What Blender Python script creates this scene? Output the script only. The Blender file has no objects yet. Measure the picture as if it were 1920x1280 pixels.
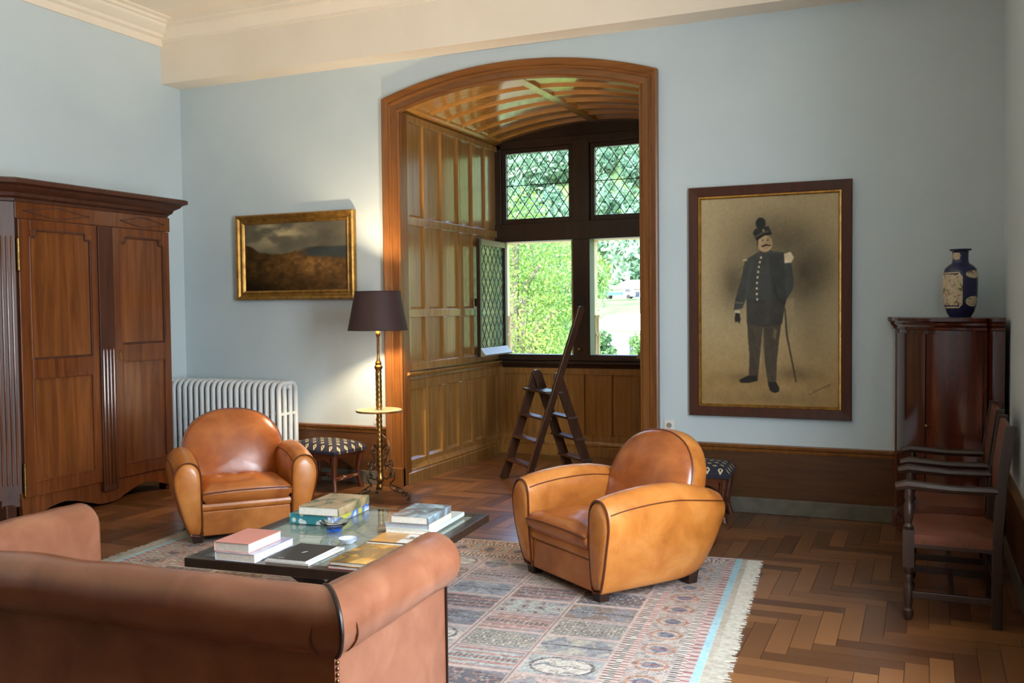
import bpy, bmesh, math, random
import numpy as np
from mathutils import Vector, Matrix

S = bpy.context.scene
COL = S.collection
PI = math.pi
rnd = random.Random(7)
nrng = np.random.default_rng(11)

# ------------------------------------------------------------------ camera
CAM_R = ((0.916651, -0.005002, 0.399657),
         (0.399563, 0.037700, -0.915930),
         (-0.010485, 0.999277, 0.036557))
cam_data = bpy.data.cameras.new('camera')
cam_data.sensor_width = 36.0
cam_data.lens = 1770.0 / 1920.0 * 36.0
cam_data.clip_end = 2000
cam = bpy.data.objects.new('camera', cam_data)
COL.objects.link(cam)
cam.matrix_world = Matrix.Translation((0, 0, 1.6)) @ Matrix(CAM_R).to_4x4()
S.camera = cam

# ------------------------------------------------------------------ light
S.view_settings.view_transform = 'Standard'
S.view_settings.look = 'None'
S.view_settings.exposure = 0.0
S.view_settings.gamma = 1.0
S.view_settings.use_curve_mapping = False
try:
    S.cycles.use_denoising = True
    S.cycles.max_bounces = 8
    S.cycles.diffuse_bounces = 4
    S.cycles.transparent_max_bounces = 24
    S.cycles.sample_clamp_indirect = 6.0
except Exception:
    pass

SUN_ELEV = math.radians(52)
W = bpy.data.worlds.new('world'); S.world = W
W.use_nodes = True
wn = W.node_tree.nodes; wl = W.node_tree.links
bg = wn['Background']
sky = wn.new('ShaderNodeTexSky')
sky.sky_type = 'NISHITA'
sky.sun_disc = False
sky.sun_elevation = SUN_ELEV
sky.sun_rotation = math.radians(200)
sky.air_density = 1.0
sky.dust_density = 2.0
wl.new(sky.outputs[0], bg.inputs[0])
bg.inputs[1].default_value = 2.0

def add_light(name, kind, loc, direction, energy, color, **kw):
    d = bpy.data.lights.new(name, kind)
    d.energy = energy; d.color = color
    for k, v in kw.items(): setattr(d, k, v)
    o = bpy.data.objects.new(name, d); COL.objects.link(o)
    o.location = loc
    o.rotation_euler = Vector(direction).to_track_quat('-Z', 'Y').to_euler()
    return o

add_light('sun', 'SUN', (-30, -40, 60), (0.30, 0.62, -0.92), 9.5, (1.0, 0.95, 0.84), angle=0.01)
# daylight standing in the tall window opening of the right-hand wall
add_light('daylight', 'AREA', (0.80, 3.10, 1.95), (-1, 0, 0), 370.0, (0.86, 0.94, 1.0),
          shape='RECTANGLE', size=1.45, size_y=2.9)

# ------------------------------------------------------------------ helpers
def lin(r, g, b):
    f = lambda c: (c / 255.0 / 12.92) if c <= 10 else ((c / 255.0 + 0.055) / 1.055) ** 2.4
    return (f(r), f(g), f(b), 1.0)

class MB:
    """collects shapes; build() links them as one mesh object"""
    def __init__(s): s.v = []; s.f = []
    def add(s, vs, fs):
        k = len(s.v); s.v += [tuple(p) for p in vs]; s.f += [tuple(i + k for i in f) for f in fs]; return s
    def box(s, x0, y0, z0, x1, y1, z1):
        vs = [(x0,y0,z0),(x1,y0,z0),(x1,y1,z0),(x0,y1,z0),(x0,y0,z1),(x1,y0,z1),(x1,y1,z1),(x0,y1,z1)]
        return s.add(vs, [(3,2,1,0),(4,5,6,7),(0,1,5,4),(1,2,6,5),(2,3,7,6),(3,0,4,7)])
    def loft(s, rings, closed=True, cap=True, loop=False):
        n = len(rings[0]); vs = [p for r in rings for p in r]; fs = []
        m = len(rings)
        for i in range(m if loop else m - 1):
            a = i * n; b = ((i + 1) % m) * n
            for j in range(n if closed else n - 1):
                k = (j + 1) % n
                fs.append((a + j, a + k, b + k, b + j))
        if cap and not loop and closed:
            fs.append(tuple(reversed(range(n)))); fs.append(tuple((m - 1) * n + j for j in range(n)))
        return s.add(vs, fs)
    def prism(s, poly, axis, a, b):
        def P(u, v, w):
            return {'x': (w, u, v), 'y': (u, w, v), 'z': (u, v, w)}[axis]
        return s.loft([[P(u, v, a) for u, v in poly], [P(u, v, b) for u, v in poly]])
    def lathe(s, prof, c=(0, 0, 0), n=24, cap=True):
        rings = []
        for r, z in prof:
            rings.append([(c[0] + r * math.cos(2*PI*i/n), c[1] + r * math.sin(2*PI*i/n), c[2] + z) for i in range(n)])
        return s.loft(rings, cap=cap)
    def tube(s, path, rad, n=8, loop=False, flat=1.0):
        P = [Vector(p) for p in path]; m = len(P); rings = []
        up = None
        for i in range(m):
            if loop: t = P[(i + 1) % m] - P[i - 1]
            else: t = P[min(i + 1, m - 1)] - P[max(i - 1, 0)]
            t.normalize()
            if up is None:
                up = Vector((0, 0, 1)) if abs(t.z) < 0.9 else Vector((1, 0, 0))
            sd = t.cross(up)
            if sd.length < 1e-4: sd = t.cross(Vector((0, 1, 0)))
            sd.normalize(); up = sd.cross(t).normalized()
            r = rad[i] if isinstance(rad, (list, tuple)) else rad
            rings.append([tuple(P[i] + sd * (r * math.cos(2*PI*j/n) * flat) + up * (r * math.sin(2*PI*j/n))) for j in range(n)])
        return s.loft(rings, loop=loop)
    def bar(s, a, b, w, h):
        """rectangular bar from a to b, width w (horizontal), height h"""
        a = Vector(a); b = Vector(b); t = (b - a).normalized()
        up = Vector((0, 0, 1)) if abs(t.z) < 0.95 else Vector((0, 1, 0))
        sd = t.cross(up).normalized(); u = sd.cross(t)
        r = lambda p: [tuple(p + sd*w/2*i + u*h/2*j) for i, j in ((-1,-1),(1,-1),(1,1),(-1,1))]
        return s.loft([r(a), r(b)])
    def build(s, name, mat, parent=None, smooth=False, bevel=0.0, seg=2, sub=0, angle=40, loc=None):
        me = bpy.data.meshes.new(name); me.from_pydata(s.v, [], s.f); me.validate()
        bm = bmesh.new(); bm.from_mesh(me); bmesh.ops.recalc_face_normals(bm, faces=bm.faces); bm.to_mesh(me); bm.free()
        o = bpy.data.objects.new(name, me); COL.objects.link(o)
        if mat is not None: me.materials.append(mat)
        if parent is not None: o.parent = parent
        if loc: o.location = loc
        if smooth:
            me.polygons.foreach_set('use_smooth', [True] * len(me.polygons))
            if not sub:
                try: me.set_sharp_from_angle(angle=math.radians(angle))
                except Exception: pass
        if bevel:
            b = o.modifiers.new('bevel', 'BEVEL'); b.width = bevel; b.segments = seg
            b.limit_method = 'ANGLE'; b.angle_limit = math.radians(35)
            b.harden_normals = False
        if sub:
            m = o.modifiers.new('sub', 'SUBSURF'); m.levels = sub; m.render_levels = sub
        return o

def thing(name, label, cat, loc=(0, 0, 0), rz=0.0, group=None):
    o = bpy.data.objects.new(name, None); COL.objects.link(o)
    o.empty_display_size = 0.1
    o.location = loc; o.rotation_euler = (0, 0, rz)
    return tag(o, label, cat, group)
def tag(o, label, cat, group=None, kind=None):
    o['label'] = label
    if cat: o['category'] = cat
    if group: o['group'] = group
    if kind: o['kind'] = kind
    return o
def struct(o, label, cat): return tag(o, label, cat, kind='structure')
def inst(src, parent, loc=(0, 0, 0), rot=None, scale=None):
    c = src.copy(); COL.objects.link(c); c.parent = parent; c.location = loc
    if rot: c.rotation_euler = rot
    if scale: c.scale = scale
    return c
def copy_tree(o, parent=None):
    c = o.copy(); COL.objects.link(c); c.parent = parent
    for ch in o.children: copy_tree(ch, c)
    return c
def spline(pts, n, closed=False):
    """Catmull-Rom through 2-D/3-D points, n samples"""
    P = [np.array(p, float) for p in pts]; m = len(P); out = []
    segs = m if closed else m - 1
    for k in range(n):
        t = k * segs / (n if closed else (n - 1)); i = min(int(t), segs - 1); u = t - i
        if closed: a, b, c, d = P[(i-1) % m], P[i % m], P[(i+1) % m], P[(i+2) % m]
        else: a, b, c, d = P[max(i-1, 0)], P[i], P[min(i+1, m-1)], P[min(i+2, m-1)]
        q = 0.5*((2*b) + (-a+c)*u + (2*a-5*b+4*c-d)*u*u + (-a+3*b-3*c+d)*u**3)
        out.append(tuple(q))
    return out
def vnoise(x, y, seed=0):
    """smooth value noise on numpy arrays"""
    r = np.random.default_rng(seed).random((64, 64))
    xi = np.floor(x).astype(int); yi = np.floor(y).astype(int)
    fx = x - xi; fy = y - yi
    fx = fx*fx*(3-2*fx); fy = fy*fy*(3-2*fy)
    g = lambda a, b: r[a % 64, b % 64]
    return (g(xi, yi)*(1-fx)+g(xi+1, yi)*fx)*(1-fy)+(g(xi, yi+1)*(1-fx)+g(xi+1, yi+1)*fx)*fy
def fbm(x, y, seed=0, o=4):
    s = 0; a = 0.5; t = 0
    for i in range(o):
        s = s + a*vnoise(x*2**i, y*2**i, seed+i); t += a; a *= 0.5
    return s/t
def in_poly(x, y, poly):
    inside = np.zeros(x.shape, bool); n = len(poly); j = n-1
    for i in range(n):
        xi, yi = poly[i]; xj, yj = poly[j]
        if yi != yj:
            c = ((yi > y) != (yj > y)) & (x < (xj-xi)*(y-yi)/(yj-yi)+xi)
            inside ^= c
        j = i
    return inside

# ------------------------------------------------------------------ materials
MATS = {}
def base_mat(name):
    m = bpy.data.materials.new(name); m.use_nodes = True
    nt = m.node_tree; b = nt.nodes['Principled BSDF']
    MATS[name] = m
    return m, nt, b
def setp(b, **k):
    for key, v in k.items():
        key = key.replace('_', ' ')
        if key in b.inputs: b.inputs[key].default_value = v
def plain(name, col, rough=0.5, metal=0.0, **k):
    m, nt, b = base_mat(name)
    b.inputs['Base Color'].default_value = col; b.inputs['Roughness'].default_value = rough
    b.inputs['Metallic'].default_value = metal
    setp(b, **k)
    return m
def coords(nt, scale=(1, 1, 1), rot=(0, 0, 0), kind='Object'):
    tc = nt.nodes.new('ShaderNodeTexCoord'); mp = nt.nodes.new('ShaderNodeMapping')
    mp.inputs['Scale'].default_value = scale; mp.inputs['Rotation'].default_value = rot
    nt.links.new(tc.outputs[kind], mp.inputs[0]); return mp.outputs[0]
def noise(nt, vec, scale, detail=4, rough=0.55, dist=0.0):
    n = nt.nodes.new('ShaderNodeTexNoise')
    n.inputs['Scale'].default_value = scale; n.inputs['Detail'].default_value = detail
    n.inputs['Roughness'].default_value = rough; n.inputs['Distortion'].default_value = dist
    nt.links.new(vec, n.inputs['Vector']); return n.outputs[0]
def ramp(nt, fac, stops):
    r = nt.nodes.new('ShaderNodeValToRGB')
    e = r.color_ramp.elements
    while len(e) < len(stops): e.new(0.5)
    for q, (p, c) in zip(e, stops): q.position = p; q.color = c
    nt.links.new(fac, r.inputs[0]); return r.outputs[0]
def mixc(nt, fac, a, b, mode='MIX'):
    m = nt.nodes.new('ShaderNodeMix'); m.data_type = 'RGBA'; m.blend_type = mode
    for sock, val in ((m.inputs[0], fac), (m.inputs[6], a), (m.inputs[7], b)):
        if hasattr(val, 'is_linked'): nt.links.new(val, sock)
        else: sock.default_value = val
    return m.outputs[2]
def bump(nt, b, h, strength=0.2, dist=0.01):
    n = nt.nodes.new('ShaderNodeBump'); n.inputs['Strength'].default_value = strength
    n.inputs['Distance'].default_value = dist
    nt.links.new(h, n.inputs['Height']); nt.links.new(n.outputs[0], b.inputs['Normal'])
def wood(name, c1, c2, grain=(26, 26, 1.6), rough=0.35, bmp=0.08, var=0.0, coat=0.0):
    m, nt, b = base_mat(name)
    v = coords(nt, grain)
    f = noise(nt, v, 1.0, 5, 0.6, 0.6)
    c = ramp(nt, f, [(0.30, c1), (0.70, c2)])
    big = noise(nt, coords(nt, (1.5, 1.5, 1.5)), 1.2, 2)
    c = mixc(nt, big, c, mixc(nt, 0.35, c, c1), 'MIX')
    if var:
        oi = nt.nodes.new('ShaderNodeObjectInfo')
        hs = nt.nodes.new('ShaderNodeHueSaturation')
        mr = nt.nodes.new('ShaderNodeMapRange')
        mr.inputs[3].default_value = 1 - var; mr.inputs[4].default_value = 1 + var
        nt.links.new(oi.outputs['Random'], mr.inputs[0]); nt.links.new(mr.outputs[0], hs.inputs['Value'])
        nt.links.new(c, hs.inputs['Color']); c = hs.outputs[0]
    nt.links.new(c, b.inputs['Base Color'])
    b.inputs['Roughness'].default_value = rough
    if coat: setp(b, Coat_Weight=coat, Coat_Roughness=0.12)
    bump(nt, b, f, bmp, 0.004)
    return m
def leather(name, c1, c2, c3, rough=0.36, wr=0.0):
    m, nt, b = base_mat(name)
    v = coords(nt)
    f = noise(nt, v, 4.5, 5, 0.6, 0.5)
    c = ramp(nt, f, [(0.28, c1), (0.5, c2), (0.75, c3)])
    nt.links.new(c, b.inputs['Base Color'])
    rr = nt.nodes.new('ShaderNodeMapRange'); rr.inputs[3].default_value = rough - 0.06; rr.inputs[4].default_value = rough + 0.12
    b.inputs['Roughness'].default_value = max(rough, 0.29)
    setp(b, Coat_Weight=0.22, Coat_Roughness=0.2)
    g = noise(nt, v, 90, 2, 0.5)
    w = noise(nt, v, 9, 2, 0.45, 0.6)
    mx = nt.nodes.new('ShaderNodeMath'); mx.operation = 'MULTIPLY_ADD'
    mx.inputs[1].default_value = 6.0 + wr * 20; nt.links.new(w, mx.inputs[0])
    sc_ = nt.nodes.new('ShaderNodeMath'); sc_.operation = 'MULTIPLY'; sc_.inputs[1].default_value = 0.12; nt.links.new(g, sc_.inputs[0]); nt.links.new(sc_.outputs[0], mx.inputs[2])
    bump(nt, b, mx.outputs[0], 0.18, 0.0015)
    return m
def attr_mat(name, rough=0.8, spec=0.3, bmp=0.0, attr='Col', coat=0.0):
    m, nt, b = base_mat(name)
    a = nt.nodes.new('ShaderNodeAttribute'); a.attribute_name = attr
    nt.links.new(a.outputs['Color'], b.inputs['Base Color'])
    setp(b, Roughness=rough, Specular_IOR_Level=spec)
    if coat: setp(b, Coat_Weight=coat, Coat_Roughness=0.03)
    if bmp:
        bump(nt, b, noise(nt, coords(nt), 420, 2), bmp, 0.004)
    return m
def noisy(name, stops, scale=5, rough=0.5, bmp=0.0, metal=0.0, detail=4, dist=0.0, **k):
    m, nt, b = base_mat(name)
    f = noise(nt, coords(nt), scale, detail, 0.55, dist)
    nt.links.new(ramp(nt, f, stops), b.inputs['Base Color'])
    setp(b, Roughness=rough, Metallic=metal, **k)
    if bmp: bump(nt, b, f, bmp, 0.01)
    return m

M_wall = noisy('blue_grey_wall_paint', [(0.3, lin(193, 207, 212)), (0.7, lin(199, 212, 216))], 2.0, 0.75, 0.02)
M_cream = noisy('cream_ceiling_paint', [(0.3, lin(232, 221, 203)), (0.7, lin(238, 228, 211))], 2.0, 0.8, 0.02)
M_oak = wood('golden_oak_panelling', lin(138, 98, 46), lin(178, 132, 70), rough=0.24, var=0.10, coat=0.5)
M_oakframe = wood('oak_arch_frame', lin(104, 62, 24), lin(140, 88, 38), rough=0.33, var=0.05)
M_vault = wood('varnished_vault_oak', lin(168, 116, 52), lin(200, 146, 76), grain=(3, 26, 26), rough=0.12, bmp=0.015, var=0.06, coat=1.0)
M_darkoak = wood('dark_stained_window_oak', lin(40, 27, 18), lin(58, 40, 26), rough=0.38)
M_dado = wood('brown_dado_wood', lin(70, 42, 20), lin(96, 60, 30), grain=(2, 26, 26), rough=0.4)
M_skirt = noisy('grey_stone_skirting', [(0.3, lin(80, 76, 64)), (0.7, lin(102, 96, 82))], 9, 0.6, 0.1)
M_arm = wood('armoire_walnut', lin(84, 42, 20), lin(128, 72, 34), grain=(22, 22, 1.4), rough=0.24, var=0.08, coat=0.3)
M_armdark = wood('armoire_dark_walnut', lin(58, 28, 16), lin(86, 46, 24), grain=(22, 22, 1.4), rough=0.45)
M_mahog = wood('dark_mahogany', lin(48, 17, 11), lin(84, 32, 18), grain=(14, 14, 1.0), rough=0.18, coat=0.5)
M_chairwood = wood('dark_turned_chair_wood', lin(36, 20, 12), lin(56, 32, 19), rough=0.42)
M_chairleather = leather('worn_red_brown_hide', lin(78, 37, 21), lin(98, 48, 26), lin(110, 56, 31), 0.45)
M_ladder = wood('dark_ladder_wood', lin(46, 28, 18), lin(74, 46, 30), rough=0.3)
M_stoolwood = wood('reddish_stool_wood', lin(70, 34, 18), lin(104, 56, 30), rough=0.3)
M_tan = leather('tan_club_leather', lin(150, 84, 30), lin(186, 112, 46), lin(206, 136, 68), 0.34)
M_tanseat = leather('tan_seat_leather', lin(140, 72, 26), lin(172, 96, 38), lin(192, 118, 56), 0.30, 0.5)
M_tanback = leather('brown_tan_back_leather', lin(132, 66, 26), lin(160, 86, 36), lin(184, 108, 52), 0.27)
M_pipe = plain('dark_leather_piping', lin(92, 44, 18), 0.4)
M_sofa = leather('saddle_brown_sofa_leather', lin(114, 68, 46), lin(130, 80, 56), lin(146, 96, 70), 0.30, 0.1)
M_sofacord = plain('black_leather_cord', lin(36, 22, 18), 0.35)
M_brass = noisy('aged_brass', [(0.3, lin(120, 88, 46)), (0.7, lin(184, 148, 88))], 30, 0.35, metal=1.0)
M_iron = plain('dark_bronze_scrollwork', lin(74, 60, 44), 0.4, 0.9)
M_nail = plain('bronze_nail_heads', lin(120, 80, 52), 0.35, 0.9)
M_gold = noisy('gilt_frame', [(0.3, lin(128, 90, 34)), (0.7, lin(180, 136, 62))], 18, 0.36, metal=0.6)
M_pframe = wood('red_brown_picture_frame', lin(58, 30, 19), lin(82, 44, 27), rough=0.35)
M_radiator = plain('white_radiator_enamel', lin(206, 212, 214), 0.35)
M_tabframe = wood('near_black_table_frame', lin(40, 30, 24), lin(58, 44, 34), rough=0.3)
M_white = plain('white_plastic', lin(226, 222, 212), 0.4)
M_black = plain('black_slot', lin(18, 18, 18), 0.6)
M_paper = noisy('book_paper', [(0.3, lin(214, 208, 194)), (0.7, lin(230, 225, 214))], 60, 0.8)
M_lead = plain('dark_lead_came', lin(50, 54, 54), 0.5, 0.5)
M_stone = noisy('cream_limestone', [(0.3, lin(214, 190, 140)), (0.7, lin(236, 216, 172))], 6, 0.85, 0.1)
M_shade = plain('dark_brown_lampshade', lin(60, 38, 34), 0.7)
M_shadein = plain('pale_shade_lining', lin(230, 210, 175), 0.8)

def glass_mat(name, tint=(1, 1, 1, 1), refl=0.06, rough=0.0):
    m, nt, b = base_mat(name)
    nt.nodes.remove(b)
    out = nt.nodes['Material Output']
    tr = nt.nodes.new('ShaderNodeBsdfTransparent'); tr.inputs[0].default_value = tint
    gl = nt.nodes.new('ShaderNodeBsdfGlossy'); gl.inputs[1].default_value = rough
    lw = nt.nodes.new('ShaderNodeLayerWeight'); lw.inputs[0].default_value = 0.5
    pw = nt.nodes.new('ShaderNodeMath'); pw.operation = 'POWER'; pw.inputs[1].default_value = 4.0; nt.links.new(lw.outputs['Facing'], pw.inputs[0])
    mr = nt.nodes.new('ShaderNodeMapRange'); mr.inputs[3].default_value = 0.05; mr.inputs[4].default_value = 0.95; nt.links.new(pw.outputs[0], mr.inputs[0])
    mx = nt.nodes.new('ShaderNodeMixShader')
    nt.links.new(mr.outputs[0], mx.inputs[0]); nt.links.new(tr.outputs[0], mx.inputs[1]); nt.links.new(gl.outputs[0], mx.inputs[2])
    nt.links.new(mx.outputs[0], out.inputs[0])
    return m
M_glass = glass_mat('old_window_glass', (0.86, 0.95, 0.96, 1))
M_tglass = glass_mat('table_glass', (0.93, 0.97, 0.95, 1))

# ------------------------------------------------------------------ room shell
XL, XR, YB, YF = -6.77, 0.50, 7.35, -3.5
ZC = 4.36
AL, AR, AY = -4.32, -2.05, 9.50          # alcove inner left, right, window wall
SPR, APX = 3.36, 3.53                    # vault springing and crown
def arch_z(x, z0, z1, xa=-4.30, xb=-2.05):
    c = (xa + xb) / 2; h = (xb - xa) / 2; r = z1 - z0
    R = (h*h + r*r) / (2*r)
    return z1 - R + math.sqrt(max(R*R - (x - c)**2, 0))

floor = MB().box(XL-0.3, YF-0.3, -0.25, XR+0.3, YB+0.1, -0.006).box(AL-0.2, YB+0.1, -0.25, AR+0.2, AY+0.1, -0.006)\
    .build('floor', plain('dark_floor_joint', lin(38, 24, 15), 0.6))
struct(floor, 'worn brown herringbone parquet floor running through room and window bay', 'floor')

# wall_back with its arched opening
mb = MB()
mb.box(XL-0.25, YB, -0.2, AL, YB+0.22, ZC+0.2)
mb.box(AR, YB, -0.2, XR+0.25, YB+0.22, ZC+0.2)
N = 24
top = [(AL + (AR-AL)*i/N, arch_z(AL + (AR-AL)*i/N, SPR, APX, AL, AR)+0.02) for i in range(N+1)]
mb.prism(top + [(AR, ZC+0.2), (AL, ZC+0.2)], 'y', YB, YB+0.22)
struct(mb.build('wall_back', M_wall), 'pale blue painted wall with the arched window bay and portrait', 'wall')
struct(MB().box(XL-0.25, YF, -0.2, XL, YB+0.05, ZC+0.2).build('wall_left', M_wall), 'pale blue wall behind the tall walnut armoire', 'wall')
struct(MB().box(XL-0.25, YF-0.25, -0.2, XR+0.25, YF, ZC+0.2).build('wall_front', M_dado), 'unseen wall on the viewer side, coloured dark brown to cut bounce light', 'wall')  # unseen wall; brown finish chosen to bounce less light onto the sofa back
# right wall: one wide tall window opening nearer the viewer
mb = MB()
WY0, WY1, WZ0, WZ1 = 2.40, 3.80, 0.50, 3.40
mb.box(XR, YF-0.05, -0.2, XR+0.25, WY0, ZC+0.2).box(XR, WY1, -0.2, XR+0.25, YB+0.05, ZC+0.2)
mb.box(XR, WY0, -0.2, XR+0.25, WY1, WZ0).box(XR, WY0, WZ1, XR+0.25, WY1, ZC+0.2)
struct(mb.build('wall_right', M_wall), 'pale grey-blue wall beside the corner cabinet at far right', 'wall')
w = thing('window_2', 'tall white-framed window in the right wall, out of view beside the sofa', 'window', (0.6, 3.1, WZ0)); w['kind'] = 'structure'
MB().box(0, -0.7, 0, 0.06, -0.65, 2.9).box(0, 0.65, 0, 0.06, 0.7, 2.9).box(0, -0.65, 0, 0.06, 0.65, 0.05).box(0, -0.65, 2.85, 0.06, 0.65, 2.9).build('window_frame', M_white, w)
MB().box(0.01, -0.03, 0.05, 0.05, 0.03, 2.85).build('mullion', M_white, w)
struct(MB().box(XL-0.25, YF-0.25, ZC, XR+0.25, YB+0.25, ZC+0.2).build('ceiling', M_cream), 'cream plaster ceiling washed by warm lamplight', 'ceiling')

# plaster beam along the back wall, with a small cornice on top
mb = MB().box(XL, 7.10, 3.785, XR, YB, ZC)
mb.prism([(7.10, 4.17), (7.085, 4.17), (7.08, 4.2), (7.03, 4.27), (7.00, 4.28), (7.0, 4.31), (6.97, 4.32), (6.97, ZC), (7.10, ZC)], 'x', XL, XR)
struct(mb.build('trim_1', M_cream, smooth=True, angle=25), 'cream plaster beam running above the arched bay', 'beam')
# crown moulding on the left wall
prof = [(0, 4.14), (0.02, 4.14), (0.03, 4.17), (0.035, 4.20), (0.07, 4.215), (0.08, 4.24), (0.12, 4.255), (0.17, 4.29), (0.18, 4.31), (0.21, 4.315), (0.21, 4.34), (0.26, 4.345), (0.26, ZC), (0, ZC)]
struct(MB().prism([(XL+o, z) for o, z in prof], 'y', YF, 7.10).build('trim_2', M_cream, smooth=True, angle=20), 'stepped cream crown moulding along the left wall', 'moulding')

# dado, rail and skirting
def dado(name, x0, x1, label):
    o = MB().box(x0, YB-0.018, 0.12, x1, YB, 0.475).build(name, M_dado)
    struct(o, label, 'wainscot')
    MB().prism([(YB, 0.47), (YB-0.025, 0.47), (YB-0.03, 0.485), (YB-0.022, 0.495), (YB-0.04, 0.505), (YB-0.045, 0.525), (YB, 0.53)], 'x', x0, x1).build('rail', M_oakframe, o, smooth=True, angle=25)
    MB().box(x0, YB-0.03, 0.0, x1, YB, 0.12).build('skirting', M_skirt, o, bevel=0.006)
dado('baseboard_back_left', XL+0.03, -4.44, 'brown wooden dado and rail behind the radiator and left stool')
dado('baseboard_back_right', -1.93, XR-0.03, 'brown wooden dado with grey skirting beneath the portrait')
def dado_side(name, x, sgn, y0, y1, label):
    o = MB().box(min(x, x+sgn*0.018), y0, 0.12, max(x, x+sgn*0.018), y1, 0.475).build(name, M_dado)
    struct(o, label, 'wainscot')
    q = [(x, 0.47), (x+sgn*0.025, 0.47), (x+sgn*0.03, 0.485), (x+sgn*0.022, 0.495), (x+sgn*0.04, 0.505), (x+sgn*0.045, 0.525), (x, 0.53)]
    MB().prism(q, 'y', y0, y1).build('rail', M_oakframe, o, smooth=True, angle=25)
    MB().box(min(x, x+sgn*0.03), y0, 0.0, max(x, x+sgn*0.03), y1, 0.12).build('skirting', M_skirt, o, bevel=0.006)
dado_side('baseboard_left', XL, 1, YF, YB-0.03, 'brown wooden dado low on the left wall by the armoire')
dado_side('baseboard_right', XR, -1, YF, YB-0.03, 'brown wooden dado low on the right wall behind the wooden chairs')

# ---- parquet
WPL, NPL = 0.1, 5
def world_px(x, y, z=0.0):
    d = Vector((x, y, z-1.6)); c = Matrix(CAM_R).transposed() @ d
    if c.z > -0.1: return None
    return (960+1770*c.x/-c.z, 640-1770*c.y/-c.z, -c.z)
RUG_C, RUG_ROT, RUG_L, RUG_W = None, math.radians(4.7), 3.80, 2.80
_tr = Vector((-1.03, 5.935)); _u = Vector((math.cos(RUG_ROT), math.sin(RUG_ROT))); _v = Vector((-math.sin(RUG_ROT), math.cos(RUG_ROT)))
RUG_C = _tr - _u*RUG_L/2 - _v*RUG_W/2
planks = []
x0, x1, y0, y1 = XL, XR, 2.2, AY
nx = int((x1-x0)/WPL)+2; ny = int((y1-y0)/WPL)+2; P2 = 2*NPL
for j in range(-NPL, ny):
    for i in range(-P2, nx):
        if (i-j) % P2 == 0: planks.append((x0+i*WPL, y0+j*WPL, NPL*WPL, WPL))
        if (i-j) % P2 == P2-1: planks.append((x0+i*WPL, y0+j*WPL, WPL, NPL*WPL))
def clip_rects(r):
    out = []
    for (a, b, c, d) in ((XL, y0, XR, YB), (AL, YB, AR, AY)):
        q = (max(r[0], a), max(r[1], b), min(r[0]+r[2], c), min(r[1]+r[3], d))
        if q[2]-q[0] > 0.015 and q[3]-q[1] > 0.015: out.append(q)
    return out
rects = [q for r in planks for q in clip_rects(r)]
def score(q):
    cx, cy = (q[0]+q[2])/2, (q[1]+q[3])/2
    p = world_px(cx, cy)
    if p is None or not (-40 < p[0] < 1960 and 0 < p[1] < 1300): return 0
    d = Vector((cx, cy)) - RUG_C
    if abs(d.dot(_u)) < RUG_L/2+0.05 and abs(d.dot(_v)) < RUG_W/2: return 0
    if cx < -1.5 and cy < 3.3: return 0
    if cx < -6.2: return 0
    return (q[2]-q[0])*(q[3]-q[1]) / p[2]**3
order = sorted(range(len(rects)), key=lambda k: -score(rects[k]))
PC1, PC2 = lin(82, 50, 28), lin(136, 90, 52)
def parquet_mat(name, use_attr):
    m, nt, b = base_mat(name)
    v = coords(nt, (1, 1, 1))
    f = noise(nt, v, 5.0, 3, 0.5, 0.4)
    if use_attr:
        a = nt.nodes.new('ShaderNodeAttribute'); a.attribute_name = 'tone'; t = a.outputs['Fac']
    else:
        a = nt.nodes.new('ShaderNodeObjectInfo'); t = a.outputs['Random']
    c = mixc(nt, t, PC1, PC2)
    c = mixc(nt, f, mixc(nt, 0.22, c, lin(46, 26, 14)), c)
    nt.links.new(c, b.inputs['Base Color'])
    rr = nt.nodes.new('ShaderNodeMapRange'); rr.inputs[3].default_value = 0.285; rr.inputs[4].default_value = 0.36
    nt.links.new(f, rr.inputs[0]); nt.links.new(rr.outputs[0], b.inputs['Roughness'])
    setp(b, Coat_Weight=0.35, Coat_Roughness=0.2)
    return m
M_parq = parquet_mat('parquet_plank', False); M_parq2 = parquet_mat('parquet_rest', True)
cache = {}
for k in order[:298]:
    q = rects[k]; g = 0.0012
    w, h = round(q[2]-q[0], 3), round(q[3]-q[1], 3)
    key = (w, h)
    dz = rnd.uniform(-0.0008, 0.0004)
    if key not in cache:
        o = MB().box(-w/2+g, -h/2+g, -0.006, w/2-g, h/2-g, 0.0).build('plank', M_parq, floor)
        cache[key] = o
        o.location = ((q[0]+q[2])/2, (q[1]+q[3])/2, dz)
    else:
        inst(cache[key], floor, ((q[0]+q[2])/2, (q[1]+q[3])/2, dz))
mb = MB(); tones = []
for k in order[298:]:
    q = rects[k]; g = 0.0012
    mb.box(q[0]+g, q[1]+g, -0.006, q[2]-g, q[3]-g, rnd.uniform(-0.0008, 0.0004)); tones += [rnd.random()]*6
mb.box(XL, YF, -0.006, XR, y0-0.02, 0.0); tones += [0.5]*6
rest = mb.build('planks', M_parq2, floor); rest['kind'] = 'stuff'
at = rest.data.attributes.new('tone', 'FLOAT', 'FACE'); at.data.foreach_set('value', tones[:len(rest.data.polygons)])

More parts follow.
